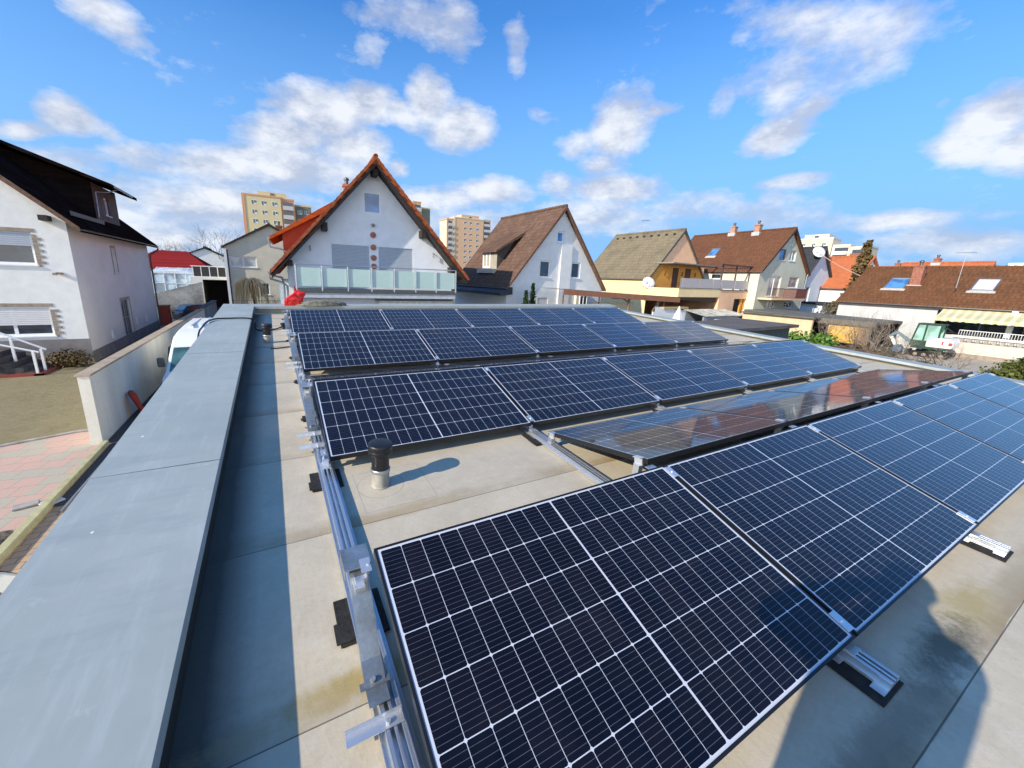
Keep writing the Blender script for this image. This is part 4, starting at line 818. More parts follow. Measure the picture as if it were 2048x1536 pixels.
T=thing('white_garden_wall_behind','white yard wall beneath the yellow terrace with a dark slot','yard wall',(22.5,17.5,G)); q=MB(); q.wall([(0,0),(3.3,0),(3.3,2.45),(0,2.75)],[(.7,1.35,2.0,1.55)],lambda u,z,d:(u,d,z),.1); q.box(0,3.3,.1,.2,0,2.4); q.build('wall_body',render_w,T)
q=MB(); q.box(.8,3.4,-.1,.3,2.6,2.72); q.build('timber_beam',mat('pale_timber_beam',(.55,.38,.16),.8),T)
T=thing('white_garden_pavilion','small closed white garden parasol behind the right end of the solar panels','parasol',(22.2,15.5,G)); 
q=MB(); q.lathe([(.75,.95),(.02,2.95)],n=6); q.build('canopy',mat('white_tent_cloth',(.75,.73,.70),.8,var=.05),T); q=MB(); q.lathe([(.03,0),(.03,1.2)],n=6); q.build('pole',pvc,T)
T=thing('dark_flat_roof_garage','neighbouring garage with a dark grey felt flat roof and dark green-grey side wall','garage',(0,0,0))
P=[(19.3,13.2),(26.9,14.6),(26.4,10.75),(19.3,10.35)]
q=MB(); q.prism(P,-.62,-.46,'z'); q.build('roof',mat('dark_roofing_felt',(.13,.115,.105),.95,var=.2,scale=1,bmp=.4,bs=40),T)
Pi=[(19.6,12.9),(26.5,14.2),(26.1,11.05),(19.6,10.65)]; q=MB(); q.prism(Pi,G,-.63,'z'); q.build('wall',mat('dark_green_grey_wall',(.07,.10,.10),.9),T)
q=MB(); q.box(14,19.2,10.15,10.3,-.50,-.40); 
T=thing('corrugated_lean_to','white corrugated lean-to roofs in front of the peach annex','lean-to',(31.5,19.5,G))
q=MB(); n=60
for k in range(n):
    x0=k*.1; q.add([(x0,0,1.75+.03*(k%2)),(x0+.1,0,1.75+.03*((k+1)%2)),(x0+.1,2.2,2.15+.03*((k+1)%2)),(x0,2.2,2.15+.03*(k%2))],[(0,1,2,3)])
q.build('corrugated_sheet',mat('grey_white_corrugated',(.5,.5,.46),.7,var=.3,scale=2),T).modifiers.new('s','SOLIDIFY').thickness=.02
q=MB(); q.box(0,6,1.9,2.1,0,2.1); q.box(0,6,.2,.3,0,1.7); q.build('wall',mat('blue_grey_boarding',(.3,.34,.42),.8),T)
q=MB(); q.box(.2,1.6,-1.2,-.6,.9,1.6); q.build('white_lean_bench',render_w,T)
# carport shed with yellow panel
T=thing('long_carport_shed','long grey-roofed open shed with pale side wall and dark interior behind the hedge','shed',(38,11,G))
q=MB(); q.prism([(9.0,zo(-.42)),(0,zo(-.62)),(0,zo(-.80)),(9.0,zo(-.6))],-.2,5.2,'x'); q.build('roof',mat('grey_mossy_felt',(.15,.15,.13),.95,var=.25,scale=.8),T)
q=MB(); q.box(-.32,-.2,-.1,4.2,zo(-.98),zo(-.60)); q.build('fascia',mat('grey_brown_fascia',(.17,.15,.12),.9),T)
q=MB(); q.prism([(4.6,0),(9.2,0),(9.2,zo(-.45)),(4.6,zo(-.68))],-.12,.0,'x'); q.build('side_wall',render_cream,T)
q=MB(); q.box(4.6,4.9,0,0,0,0) if 0 else None
q=MB(); q.box(4.8,5.0,.1,8.8,0,zo(-.85)); q.build('back_wall',mat('dark_timber_back',(.04,.03,.025),.9),T)
for y in (.1,2.55,4.4): q=MB(); q.box(-.1,.05,y,y+.15,0,zo(-.82)); q.build('post',brown_wood,T)
q=MB(); q.box(-.15,-.1,.8,2.6,zo(-2.3),zo(-.98)); q.build('yellow_panel',mat('yellow_board',(.80,.46,.10),.7,var=.06),T)
q=MB(); q.box(-.14,-.09,.15,.78,zo(-2.3),zo(-1.0)); q.build('tan_panel',mat('tan_board',(.45,.27,.12),.8),T)
T=thing('peach_yard_wall','long peach-coloured yard wall with a dark capping behind the dark felt roof','yard wall',(36.6,14.2,G)); q=MB(); q.box(0,.2,0,5.2,0,2.05); q.build('wall_body',mat('peach_wall',(.72,.54,.34),.9,var=.1,scale=1.2),T); q=MB(); q.box(-.25,1.5,-.1,5.3,2.051,2.17); q.build('capping_roof',mat('grey_mossy_felt',(.15,.15,.13)),T)

# ---------- vegetation
def leaf_mat(name,c1,c2,rough=.7):
    m,t=newmat(name); oi=t.n.new('ShaderNodeNewGeometry'); n=t.noise(t.obj,2.2,4); r=oi.outputs['Random Per Island']
    f=t.m('ADD',t.m('MULTIPLY',r,.6),t.m('MULTIPLY',t.rng(n,.35,.65),.4)); t.set(t.b.inputs['Base Color'],t.mix(f,c1,c2)); t.b.inputs['Roughness'].default_value=rough; t.b.inputs['Specular IOR Level'].default_value=.25
    return m
def leaves(b,c,r,n,size,rnd,shell=.45,flat=1.,up=0.):
    for _ in range(n):
        d=Vector((rnd.gauss(0,1),rnd.gauss(0,1),rnd.gauss(0,1))).normalized(); k=rnd.uniform(shell,1)
        lum=1+.25*noise.noise(d*2.3+Vector((c[0],c[1],0)))
        p_=Vector((c[0]+d.x*r[0]*k*lum,c[1]+d.y*r[1]*k*lum,c[2]+d.z*r[2]*k*lum))
        a=Vector((rnd.gauss(0,1),rnd.gauss(0,1),rnd.gauss(0,1)+up)).normalized(); t_=a.cross(d).normalized() if a.cross(d).length>.01 else Vector((1,0,0))
        s=size*rnd.uniform(.6,1.4); w=s*rnd.uniform(.35,.6)
        b.add([p_,p_+a*s*.5+t_*w,p_+a*s,p_+a*s*.5-t_*w],[(0,1,2,3)])
def branch(b,p,d,l,r,depth,rnd,spread=.5,n=3,droop=0.,keep=None):
    pts=[p]; q=p; dd=d
    for k in range(3):
        dd=(dd+Vector((rnd.gauss(0,.14),rnd.gauss(0,.14),rnd.gauss(0,.08)-droop))).normalized(); q=q+dd*l/3; pts.append(q)
    b.tube(pts,[r,r*.85,r*.7,r*.5],5 if r>.03 else 3,cap=False)
    if keep is not None: keep.append(q)
    if depth>0:
        for k in range(n):
            nd=(dd+Vector((rnd.gauss(0,spread),rnd.gauss(0,spread),rnd.gauss(0,spread*.6)+.1))).normalized()
            branch(b,pts[rnd.choice((2,3,3))],nd,l*rnd.uniform(.6,.85),r*.5,depth-1,rnd,spread,n,droop,keep)
bark=mat('bare_bark',(.16,.13,.11),.95,var=.3,scale=9); bark_p=mat('pale_bark',(.38,.31,.24),.95,var=.3,scale=9)
def bare_tree(name,label,loc,h,seed,depth=4,n=3,spread=.5,r=.15,m_=None,cat='tree',group=None):
    rnd=random.Random(seed); T=thing(name,label,cat,loc,group=group); t_=MB(); t_.tube([(0,0,0),(.03,.02,h*.16),(0,0,h*.3)],[r,r*.8,r*.7],8); t_.build('trunk',m_ or bark,T,smooth=True)
    b=MB()
    for k in range(4): branch(b,Vector((0,0,h*.29)),Vector((math.cos(k*1.7+seed)*.5,math.sin(k*1.7+seed)*.5,.8)).normalized(),h*.3,r*.5,depth,rnd,spread,n)
    b.build('crown',m_ or bark,T); return T
bare_tree('bare_tree','large bare winter tree on the skyline behind the red bungalow',(-7.2,72,G),9.8,3,4,3,.45,.2)
bare_tree('bare_tree','lower bare hazy tree at the skyline left of the large bare tree',(-12.0,80,G),8.6,8,4,3,.55,.15)
rnd=random.Random(5)
T=thing('evergreen_bush','dark evergreen bush behind the red bungalow roof','bush',(-11.5,64,G)); b=MB(); leaves(b,(0,0,4.8),(1.8,1.5,1.5),900,.35,rnd,.2); b.build('foliage',leaf_mat('dark_evergreen',(.035,.055,.02),(.09,.11,.04)),T); b=MB(); b.tube([(0,0,0),(0,0,4.5)],.12,6); b.build('trunk',bark,T)
T=thing('hazel_hedge','greyish twiggy hedge on the skyline left of the bare tree','hedge',(-10.2,76,G)); b=MB()
for k in range(26): branch(b,Vector((rnd.uniform(-3.5,2.2),rnd.uniform(-1,1),rnd.uniform(2,5))),Vector((rnd.gauss(0,.3),0,1)).normalized(),rnd.uniform(1.2,2.0),.05,2,rnd,.5,3)
b.build('twigs',bark_p,T)
# weeping tree
T=thing('weeping_tree','small leafless weeping tree with a straw-coloured umbrella crown before the beige house','tree',(-1.55,36.2,G)); b=MB(); b.tube([(.15,0,0),(.1,0,1.2),(-.15,0,2.5),(-.2,0,3.1)],[.09,.08,.07,.06],8); b.build('trunk',bark,T)
b=MB(); rnd=random.Random(11)
for k in range(120):
    a=rnd.uniform(0,2*PI); rr=rnd.uniform(.35,1.15); h=3.2+rnd.uniform(-.1,.35); c,s=math.cos(a),math.sin(a); e=rnd.uniform(.9,2.3)
    b.tube([(-.2,0,3.1),(-.2+c*rr*.55,s*rr*.55,h+.1),(-.2+c*rr,s*rr,h-.25),(-.2+c*rr*1.08,s*rr*1.08,h-e)],[.035,.032,.028,.02],3,cap=False)
b.build('crown',mat('straw_twigs',(.85,.60,.30),.9,var=.1),T)
T=thing('thin_shrub','thin bare shrub beside the weeping tree at the beige house corner','shrub',(-.3,36.4,G)); b=MB()
for k in range(12): branch(b,Vector((0,0,.3)),Vector((rnd.gauss(0,.35),rnd.gauss(0,.3),1)).normalized(),1.0,.02,2,rnd,.5,3)
b.build('twigs',bark_p,T)
T=thing('green_fence_rail','thin railing in front of the beige house','railing',(-2.2,37.5,G)); q=MB(); q.tube([(-.9,0,1.75),(3.2,0,1.75)],.02,6)
for k in range(5): q.tube([(-.9+k*1.02,0,0),(-.9+k*1.02,0,1.75)],.02,6)
q.build('rails',zinc_d,T)
# slender conifer
T=thing('slender_conifer','slender ragged conifer with brown-green foliage in front of the far orange roof','conifer',(55,18.3,G)); b=MB(); b.tube([(0,0,0),(.05,0,5),(.0,0,9.4)],[.16,.1,.03],7); b.build('trunk',bark,T)
b=MB(); rnd=random.Random(4); z=2.2
while z<9.5:
    rr=max(.3,2.1*(1-(z-1.5)/8.4)**1.0)*rnd.uniform(.55,1.15)
    for k in range(7):
        a=rnd.uniform(0,2*PI); c=Vector((math.cos(a)*rr*.6,math.sin(a)*rr*.6,z-.1*rr)); leaves(b,c,(rr*.42,rr*.42,.24),24,.26,rnd,.1)
    z+=.46
b.build('crown',leaf_mat('conifer_brown_green',(.05,.05,.022),(.22,.14,.05)),T)
for (x,y,r_,h,lab,c1,c2) in ((52,18.6,1.6,3.2,'brown-green bush at the foot of the slender conifer',(.05,.05,.02),(.16,.10,.04)),(45,15.8,.9,2.2,'green bush at the left corner of the long white house',(.03,.05,.015),(.08,.12,.03))):
    T=thing('round_bush',lab,'bush',(x,y,G)); b=MB(); leaves(b,(0,0,h*.5),(r_,r_,h*.55),900,.22,random.Random(x),.15); b.build('foliage',leaf_mat('bush_%d'%x,c1,c2),T); b=MB(); b.tube([(0,0,0),(0,0,h*.6)],.06,6); b.build('stems',bark,T)
# bright laurel hedge
T=thing('laurel_hedge','bright green laurel hedge just beyond the right parapet','hedge',(30.2,12.2,G)); b=MB(); rnd=random.Random(9)
for k in range(16): leaves(b,(.0+rnd.uniform(-.5,.5),1.9-k*.24,.8+rnd.uniform(-.1,.15)),(.75,.4,.75),170,.17,rnd,.3,up=.8)
b.build('foliage',leaf_mat('laurel_green',(.05,.12,.015),(.15,.27,.04),.4),T); b=MB()
for k in range(6): b.tube([(0,1.5-k*.6,0),(0,1.5-k*.6,.8)],.03,5)
b.build('stems',bark,T)
# big clipped evergreen at the right edge
T=thing('evergreen_mound','large rounded yew-green evergreen shrub at the right picture edge','shrub',(27.8,1.9,G)); b=MB(); rnd=random.Random(2)
for k in range(150):
    d=Vector((rnd.gauss(0,1),rnd.gauss(0,1),abs(rnd.gauss(0,1)))).normalized(); c=Vector((d.x*1.9,d.y*2.1,.2+d.z*1.45)); leaves(b,c,(.5,.5,.25),95,.11,rnd,.15,up=.5)
leaves(b,(0,0,.5),(1.7,1.85,1.15),900,.3,rnd,.5)
b.build('foliage',leaf_mat('yew_green',(.035,.055,.012),(.14,.15,.03),.6),T); b=MB(); b.tube([(0,0,0),(0,0,1.2)],.15,6); b.build('trunk',bark,T)
# bare bushes along the yard
i=0
for (x,y,h,s,lab) in ((34.5,12.6,2.6,21,'tall bare branching shrub right of the laurel hedge'),(35.5,11.2,2.9,22,'bare pale-stemmed shrub before the yellow board'),(34.5,9.9,2.2,23,'bare shrub in the middle of the brushwood heap'),(33.5,8.6,1.9,24,'low bare shrub next to the excavator bucket'),(36.5,10.2,2.7,25,'slim bare shrub in front of the white wall'),(30.5,5.6,1.7,26,'sparse bare twigs in the yard before the excavator tracks')):
    T=thing('bare_shrub',lab,'shrub',(x,y,G)); b=MB(); rnd=random.Random(s)
    for k in range(9 if h>2 else 6): branch(b,Vector((rnd.gauss(0,.12),rnd.gauss(0,.12),0)),Vector((rnd.gauss(0,.38),rnd.gauss(0,.38),1)).normalized(),h*.42,.03,3,rnd,.42,3)
    b.build('branches',bark_p,T)
T=MB(); rnd=random.Random(77)
for k in range(900):
    y=rnd.uniform(5.8,13.2); x=31.6+rnd.gauss(0,1.1)+(y-9)*.35; z=abs(rnd.gauss(0,.32)); a=rnd.uniform(0,PI); l=rnd.uniform(.4,1.3); d=Vector((math.cos(a),math.sin(a),rnd.gauss(0,.35)))
    p_=Vector((x,y,G+z)); T.tube([p_,p_+d*l*.5+Vector((0,0,.05)),p_+d*l],[.022,.016,.008],3,cap=False)
tag(T.build('brushwood',mat('brown_brushwood',(.19,.13,.085),.95,var=.5,scale=3)),'tangled heap of cut brown brushwood along the right parapet',kind='stuff')
# two columnar cypresses by the white gable house
for (x,y,h,lab) in ((14.75,21.6,3.3,'left and lower of the two dark columnar conifers against the white gable wall'),(15.5,21.9,3.75,'right and taller of the two dark columnar conifers against the white gable wall')):
    T=thing('columnar_conifer',lab,'conifer',(x,y,G),group='columnar conifers at the white gable'); b=MB(); rnd=random.Random(h)
    for k in range(22): z=.2+h*k/22; leaves(b,(0,0,z),(.3*(1-(z/h)**3)+.05,.3*(1-(z/h)**3)+.05,.2),70,.13,rnd,.2,up=1)
    b.build('foliage',leaf_mat('cypress_dark',(.012,.03,.012),(.04,.07,.025)),T); b=MB(); b.tube([(0,0,0),(0,0,h*.7)],.04,5); b.build('stem',bark,T)
# shrub, steps and railing of the left house
T=thing('russet_shrub','low russet leafless shrub at the foot of the left house','shrub',(-8.0,21.7,G)); b=MB(); rnd=random.Random(6); leaves(b,(0,0,.3),(.85,.45,.5),1500,.09,rnd,.2); b.build('foliage',leaf_mat('russet_leaves',(.05,.04,.02),(.20,.13,.05)),T); b=MB()
for k in range(8): branch(b,Vector((rnd.uniform(-.5,.5),0,0)),Vector((rnd.gauss(0,.3),rnd.gauss(0,.3),1)).normalized(),.4,.012,2,rnd)
b.build('twigs',bark,T)
T=thing('house_steps','dark red-edged steps with white metal handrails before the left house','steps',(-9.6,20.6,G)); 
q=MB()
for k in range(5): q.box(-1.5,1.1-k*.28,-.3,1.5,k*.17,(k+1)*.17)
q.build('step_flight',mat('dark_slate_steps',(.08,.075,.075),.8,var=.3),T)
q=MB(); q.box(-1.5,1.35,-.42,-.3,0,.12); q.box(1.1,1.35,-.42,1.4,0,.1); q.build('red_edging',mat('red_step_edge',(.30,.05,.035),.8),T)
for yy in (-.35,.25):
    for (x,zb) in ((.15 if yy<0 else .45,.25),(1.2,.0)): q=MB(); q.box(x-.035,x+.035,yy-.035,yy+.035,zb,zb+(1.15 if x<1 else .95)); q.build('railing_post',pvc,T)
    q=MB(); q.tube([(-.7 if yy<0 else .2,yy,1.62),(1.35,yy,.92)],.035,6); q.build('handrail',pvc,T)

# ---------- vehicles
def van():
    T=thing('delivery_van','white van parked nose-first between the garden wall and the garage','van',(-2.42,13.9,G+.02))
    body=mat('white_car_paint',(.80,.80,.76),.28,var=.03,scale=1,bmp=0)
    prof=[(0,.35),(0,.75),(.12,.92),(.62,1.02),(1.33,1.62),(1.75,1.95),(2.3,2.12),(3.2,2.22),(4.9,2.25),(5.25,2.18),(5.3,1.2),(5.3,.35)]
    b=MB(); wid=[(.90,.4),(.95,.9),(.97,1.0),(.95,1.25),(.88,1.6),(.82,1.9),(.74,2.1),(.66,2.2)]
    # loft of side profiles that lean inwards as they rise
    def half(z): 
        z=max(.35,z); return .97 if z<1.1 else .97-(z-1.1)*.13 if z<2.0 else .853-(z-2.)*.6
    n=len(prof); vs=[(sg*half(z),y,z) for sg in (-1,1) for y,z in prof]
    tri=tessellate_polygon([[Vector((y,z,0)) for y,z in prof]])
    b.add(vs,[(i,(i+1)%n,n+(i+1)%n,n+i) for i in range(n)]+[tuple(t) for t in tri]+[tuple(n+i for i in t) for t in tri])
    b.build('body',body,T,smooth=True,bevel=.05)
    q=MB(); q.quad((-.86,.62,1.045),(.86,.62,1.045),(.80,1.35,1.665),(-.80,1.35,1.665)); o=q.build('windscreen',glass_mat('green_tinted_windscreen',(.04,.09,.09),.03),T); o.modifiers.new('s','SOLIDIFY').thickness=.012
    q=MB(); q.tube([(-.25,.70,1.10),(.25,.74,1.13),(.55,.98,1.34)],.012,5); q.build('wiper',cable_m,T)
    for k in range(4): q=MB(); x=-.45+k*.3; q.box(x-.03,x+.03,2.5,5.0,2.2,2.262); q.build('roof_rib',body,T,bevel=.008)
    for sg in (-1,1):
        q=MB(); q.box(sg*1.02-.0,sg*1.02+sg*.19,.95,1.07,1.12,1.42); q.build('wing_mirror',mat('grey_mirror_housing',(.09,.1,.1),.4),T,bevel=.04)
        q=MB(); x=sg*.968; q.prism([(1.05,1.15),(2.3,1.15),(2.25,1.68),(1.5,1.68)],x-.004,x+.004,'x'); q.build('side_window',glass_d,T)
        q=MB(); q.box(sg*.55-.2,sg*.55+.2,-.02,.12,.6,.82); q.build('headlight',glass_mat('headlight_glass',(.5,.5,.5),.05),T,bevel=.02)
        for y in (.95,4.3):
            w=MB(); w.tube([(sg*.74,y,.33),(sg*.95,y,.33)],.33,20); w_=w.build('wheel',rubber,T); w=MB(); w.tube([(sg*.94,y,.33),(sg*.962,y,.33)],.19,14); w.build('rim',alu,w_)
    q=MB(); q.box(-.95,.95,-.06,.06,.25,.5); q.build('bumper',mat('grey_bumper',(.1,.1,.1),.6),T,bevel=.03)
van()
def car(x,y,rz,label,col,name='parked_car',y_only=False):
    T=thing(name,label,'car',(x,y,G+.02),rz)
    paint=mat(col[0],col[1],.25,metal=.3,var=.03,bmp=0)
    prof=[(-2.1,.3),(-2.12,.8),(-1.95,.95),(-1.55,1.4),(-1.1,1.47),(.1,1.45),(.95,1.0),(1.95,.85),(2.15,.6),(2.15,.3)]
    half=lambda z:.88 if z<.95 else .88-(z-.95)*.38
    n=len(prof); vs=[(sg*half(z),a,z) for sg in (-1,1) for a,z in prof]; tri=tessellate_polygon([[Vector((a,z,0)) for a,z in prof]])
    b=MB(); b.add(vs,[(i,(i+1)%n,n+(i+1)%n,n+i) for i in range(n)]+[tuple(t) for t in tri]+[tuple(n+i for i in t) for t in tri]); b.build('body',paint,T,smooth=True,bevel=.06)
    q=MB(); q.quad((-.74,-1.92,1.0),(.74,-1.92,1.0),(.63,-1.57,1.39),(-.63,-1.57,1.39)); q.build('rear_window',glass_d,T).location=(0,-.012,.012)
    q=MB(); q.quad((-.74,.88,1.06),(.74,.88,1.06),(.66,.2,1.42),(-.66,.2,1.42)); q.build('windscreen',glass_mat('car_windscreen',(.12,.15,.18),.03),T).location=(0,.01,.014)
    for sg in (-1,1):
        q=MB(); q.quad((sg*.868,-1.5,1.0),(sg*.868,.75,1.0),(sg*.74,.1,1.36),(sg*.74,-1.3,1.36)); q.build('side_window',glass_d,T).location=(sg*.008,0,0)
        q=MB(); q.box(sg*.72-.1,sg*.72+.1,-2.15,-2.05,.75,.92); q.build('tail_light',mat('red_lamp_plastic',(.7,.03,.02),.3,bmp=0),T,bevel=.02)
        q=MB(); q.box(sg*.65-.16,sg*.65+.16,2.02,2.13,.6,.74); q.build('headlight',glass_mat('headlight_glass',(.5,.5,.5)),T,bevel=.02)
        q=MB(); q.box(sg*.98-.08,sg*.98+.08,.5,.62,.95,1.08); q.build('wing_mirror',paint,T,bevel=.03)
        for a in (-1.35,1.35):
            w=MB(); w.tube([(sg*.68,a,.31),(sg*.89,a,.31)],.31,18); w_=w.build('wheel',rubber,T); w=MB(); w.tube([(sg*.88,a,.31),(sg*.9,a,.31)],.18,12); w.build('rim',alu,w_)
    return T
car(-4.9,37.6,R(-62),'dark grey car at the end of the drive with its tail lamp towards the gate',('dark_grey_paint',(.05,.055,.065)))
car(-3.42,2.85,R(180),'pale silver car whose sloping rear window shows at the lower left corner',('pale_silver_paint',(.55,.57,.55)))
def excavator():
    T=thing('mini_excavator','small white and dark green excavator with glazed cab before the white wall','excavator',(39.4,8.2,G+.02))
    dk=mat('dark_green_machine',(.02,.055,.035),.5,var=.1); wh=mat('white_machine_panel',(.80,.80,.80),.35,var=.03)
    for sg in (-1,1):
        q=MB(); q.prism([(-.95,.18),(-.8,.0),(.8,.0),(.95,.18),(.9,.36),(-.9,.36)],sg*.6-.15,sg*.6+.15,'x'); tr=q.build('track',rubber,T,bevel=.03)
        for k in range(4): w=MB(); w.tube([(sg*.6-.16,-.6+k*.4,.17),(sg*.6+.16,-.6+k*.4,.17)],.11,10); w.build('roller',mat('muddy_steel',(.3,.24,.18),.8),tr)
    q=MB(); q.lathe([(.5,.3),(.5,.55)],n=16); q.box(-.45,.45,-.5,.5,.2,.36); q.build('undercarriage',dk,T)
    q=MB(); q.box(-.7,.7,-.75,.95,.55,.72); q.build('platform',dk,T,bevel=.03)
    q=MB(); q.prism([(-.95,.72),(.25,.72),(.25,1.2),(.05,1.35),(-.85,1.35),(-1.0,1.1)],-.76,.76,'x'); q.build('engine_cover',wh,T,bevel=.06)
    for a,b_,c_,d_ in ((-.55,-.47,.95,1.17),(-.95,-.78,.92,1.12)): q=MB(); q.box(-.775,-.765,a,b_,c_,d_); q.build('red_decal',mat('red_decal_paint',(.6,.05,.04),.5),T)
    q=MB(); 
    for (y,z0,y2,z1) in ((1.0,.72,.82,2.2),(.42,.95,.42,2.2),(-.25,1.3,-.25,2.2)):
        for x in (-.7,.25): q.tube([(x,y,z0),(x,y2,z1)],.045,6)
    for z in (2.2,): 
        for x in (-.7,.25): q.tube([(x,.82,z),(x,-.3,z)],.045,6)
    q.box(-.72,.27,-.34,.86,2.18,2.26); q.box(-.74,-.68,-.2,1.0,.72,1.1); q.build('cab_frame',dk,T)
    q=MB(); 
    for x in (-.69,.24): q.prism([(.95,1.05),(.82,2.15),(-.22,2.15),(-.22,1.35),(.2,1.1)],x-.006,x+.006,'x')
    q.quad((-.68,.99,.9),(.23,.99,.9),(.23,.84,2.15),(-.68,.84,2.15)); q.build('cab_glass',glass_mat('green_cab_glass',(.20,.34,.28),.04),T)
    q=MB(); q.box(-.4,.05,-.05,.4,.75,1.05); q.box(-.4,.05,-.1,.02,1.05,1.6); q.build('seat',mat('dark_seat',(.03,.03,.03),.8),T)
    q=MB(); q.prism([(1.1,.75),(1.15,1.0),(1.95,1.55),(2.35,1.15),(2.2,1.08),(1.9,1.35),(1.3,.85)],-.1,.1,'x'); q.build('boom',mat('steel_blue_boom',(.16,.26,.32),.5,var=.15),T,bevel=.02)
    q=MB(); q.prism([(2.15,1.2),(2.35,1.2),(1.9,.45),(1.72,.5)],-.08,.08,'x'); q.build('dipper',wh,T,bevel=.02)
    q=MB(); q.prism([(1.95,.55),(1.6,.6),(1.4,.3),(1.5,.05),(1.9,.08)],-.25,.25,'x'); q.build('bucket',mat('blue_grey_bucket',(.12,.2,.3),.5,var=.3),T,bevel=.02)
    q=MB(); q.box(-.75,.75,1.15,1.22,.02,.38); q.build('dozer_blade',mat('grey_blade',(.3,.3,.3),.6),T)
excavator()

# ---------- high-rise blocks on the horizon
def block(name,label,x,y,w,d,top,wm,edge,cols,bal=None,rz=0,fl=2.8,pent=None,rowsn=8,ww=1.5):
    T=thing(name,label,'apartment block',(x,y,G),rz); H=top-G
    q=MB(); q.box(0,w,0,d,0,H); q.build('wall',wm,T)
    q=MB(); q.box(-.25,w+.1,-.1,d,H,H+.5); q.box(-.3,.5,-.12,-.01,0,H); q.build('edge_band',edge,T)
    if pent: q=MB(); q.box(pent[0],pent[1],.5,d*.7,H,H+pent[2]); q.build('lift_house',wm,T); q=MB(); q.box((pent[0]+pent[1])/2-.6,(pent[0]+pent[1])/2+.6,.4,.5,H+.7,H+1.3); q.build('window',glass_d,T)
    for r in range(rowsn):
        z=H-1.9-fl*r
        for c in cols:
            q=MB(); q.box(c,c+ww,-.03,.04,z-.65,z+.65); o=q.build('window',pvc,T); q=MB(); q.box(c+.1,c+ww*.45,-.05,-.031,z-.55,z+.55); q.box(c+ww*.55,c+ww-.1,-.05,-.031,z-.2,z+.55); q.build('pane',glass_d,o)
        if bal:
            for (b0,b1,bm2) in bal:
                q=MB(); q.box(b0,b1,-1.2,-1.1,z-1.1,z+.05); q.box(b0,b1,-1.2,0,z-1.2,z-1.1); q.build('balcony',bm2,T); q=MB(); q.box(b0,b1,-.05,-.01,z+.0,z+1.3); q.build('balcony_recess',glass_d,T)
    return T
y_r=mat('pale_yellow_tower_render',(.74,.62,.34),.9,var=.04,scale=.3,bmp=0); o_r=mat('orange_tower_band',(.74,.36,.19),.9,var=.04,bmp=0); p_r=mat('apricot_tower_render',(.76,.49,.29),.9,var=.04,scale=.3,bmp=0); w_r=mat('pale_balcony_concrete',(.66,.64,.62),.9,bmp=0); olive=mat('olive_tower_render',(.25,.25,.17),.9,bmp=0); crm=mat('cream_tower_render',(.66,.58,.42),.9,var=.04,bmp=0)
block('apartment_tower','pale yellow high-rise block with orange edge behind the beige house',-5.8,150,10.6,14,24.3,y_r,o_r,[2.2,5.0,8.0],rowsn=8,pent=(4.2,12.4,1.6))
block('apartment_tower','balcony wing of the yellow high-rise, with stacked white balconies',4.85,150.5,3.8,12,24.0,o_r,o_r,[],bal=[(.4,3.4,w_r)],rowsn=8)
block('apartment_tower','dark olive rear wing of the yellow high-rise left of the orange ridge',8.7,156,5.6,12,23.3,olive,y_r,[1.2,3.4],rowsn=6)
block('apartment_tower','tip of a grey-olive high-rise right behind the orange gable roof',52.4,151,3.9,10,26.5,olive,y_r,[],rowsn=4); block('apartment_tower','white balcony stack beside the grey-olive tower tip behind the orange gable roof',49.3,150,3.,10,28.2,y_r,o_r,[],bal=[(.2,2.8,w_r)],rowsn=4)
block('apartment_tower','apricot high-rise block between the orange and brown gable roofs',84,190,16.5,14,30.6,p_r,crm,[5.2,8.3,12.2],rowsn=9,pent=(4.,14,2.0)); block('apartment_tower','pale balcony stack on the left side of the apricot high-rise',80.2,190.5,3.7,10,29.6,crm,o_r,[],bal=[(.2,2.6,w_r)],rowsn=9); block('apartment_tower','dark balcony stack on the right side of the apricot high-rise',100.6,191,4.6,10,31.,p_r,crm,[],bal=[(.3,4.2,w_r)],rowsn=8)
block('apartment_tower','cream stepped high-rise block behind the slender conifer, its left and taller part',178,80,10,8,19.6,crm,w_r,[1.,4.,7.],rz=R(-85),rowsn=3,ww=1.2,pent=(1.2,8.5,1.8)); block('apartment_tower','cream high-rise wing with stacked balconies, in the middle of the stepped block',179,69.5,4.6,8,17.0,crm,w_r,[],bal=[(.3,4.2,w_r)],rz=R(-85),rowsn=2); block('apartment_tower','lower cream wing with red-brown balconies at the right of the stepped block',180,64.8,5.2,8,16.2,crm,w_r,[],bal=[(.3,4.8,mat('red_brown_balcony',(.3,.12,.08),.9))],rz=R(-85),rowsn=2)
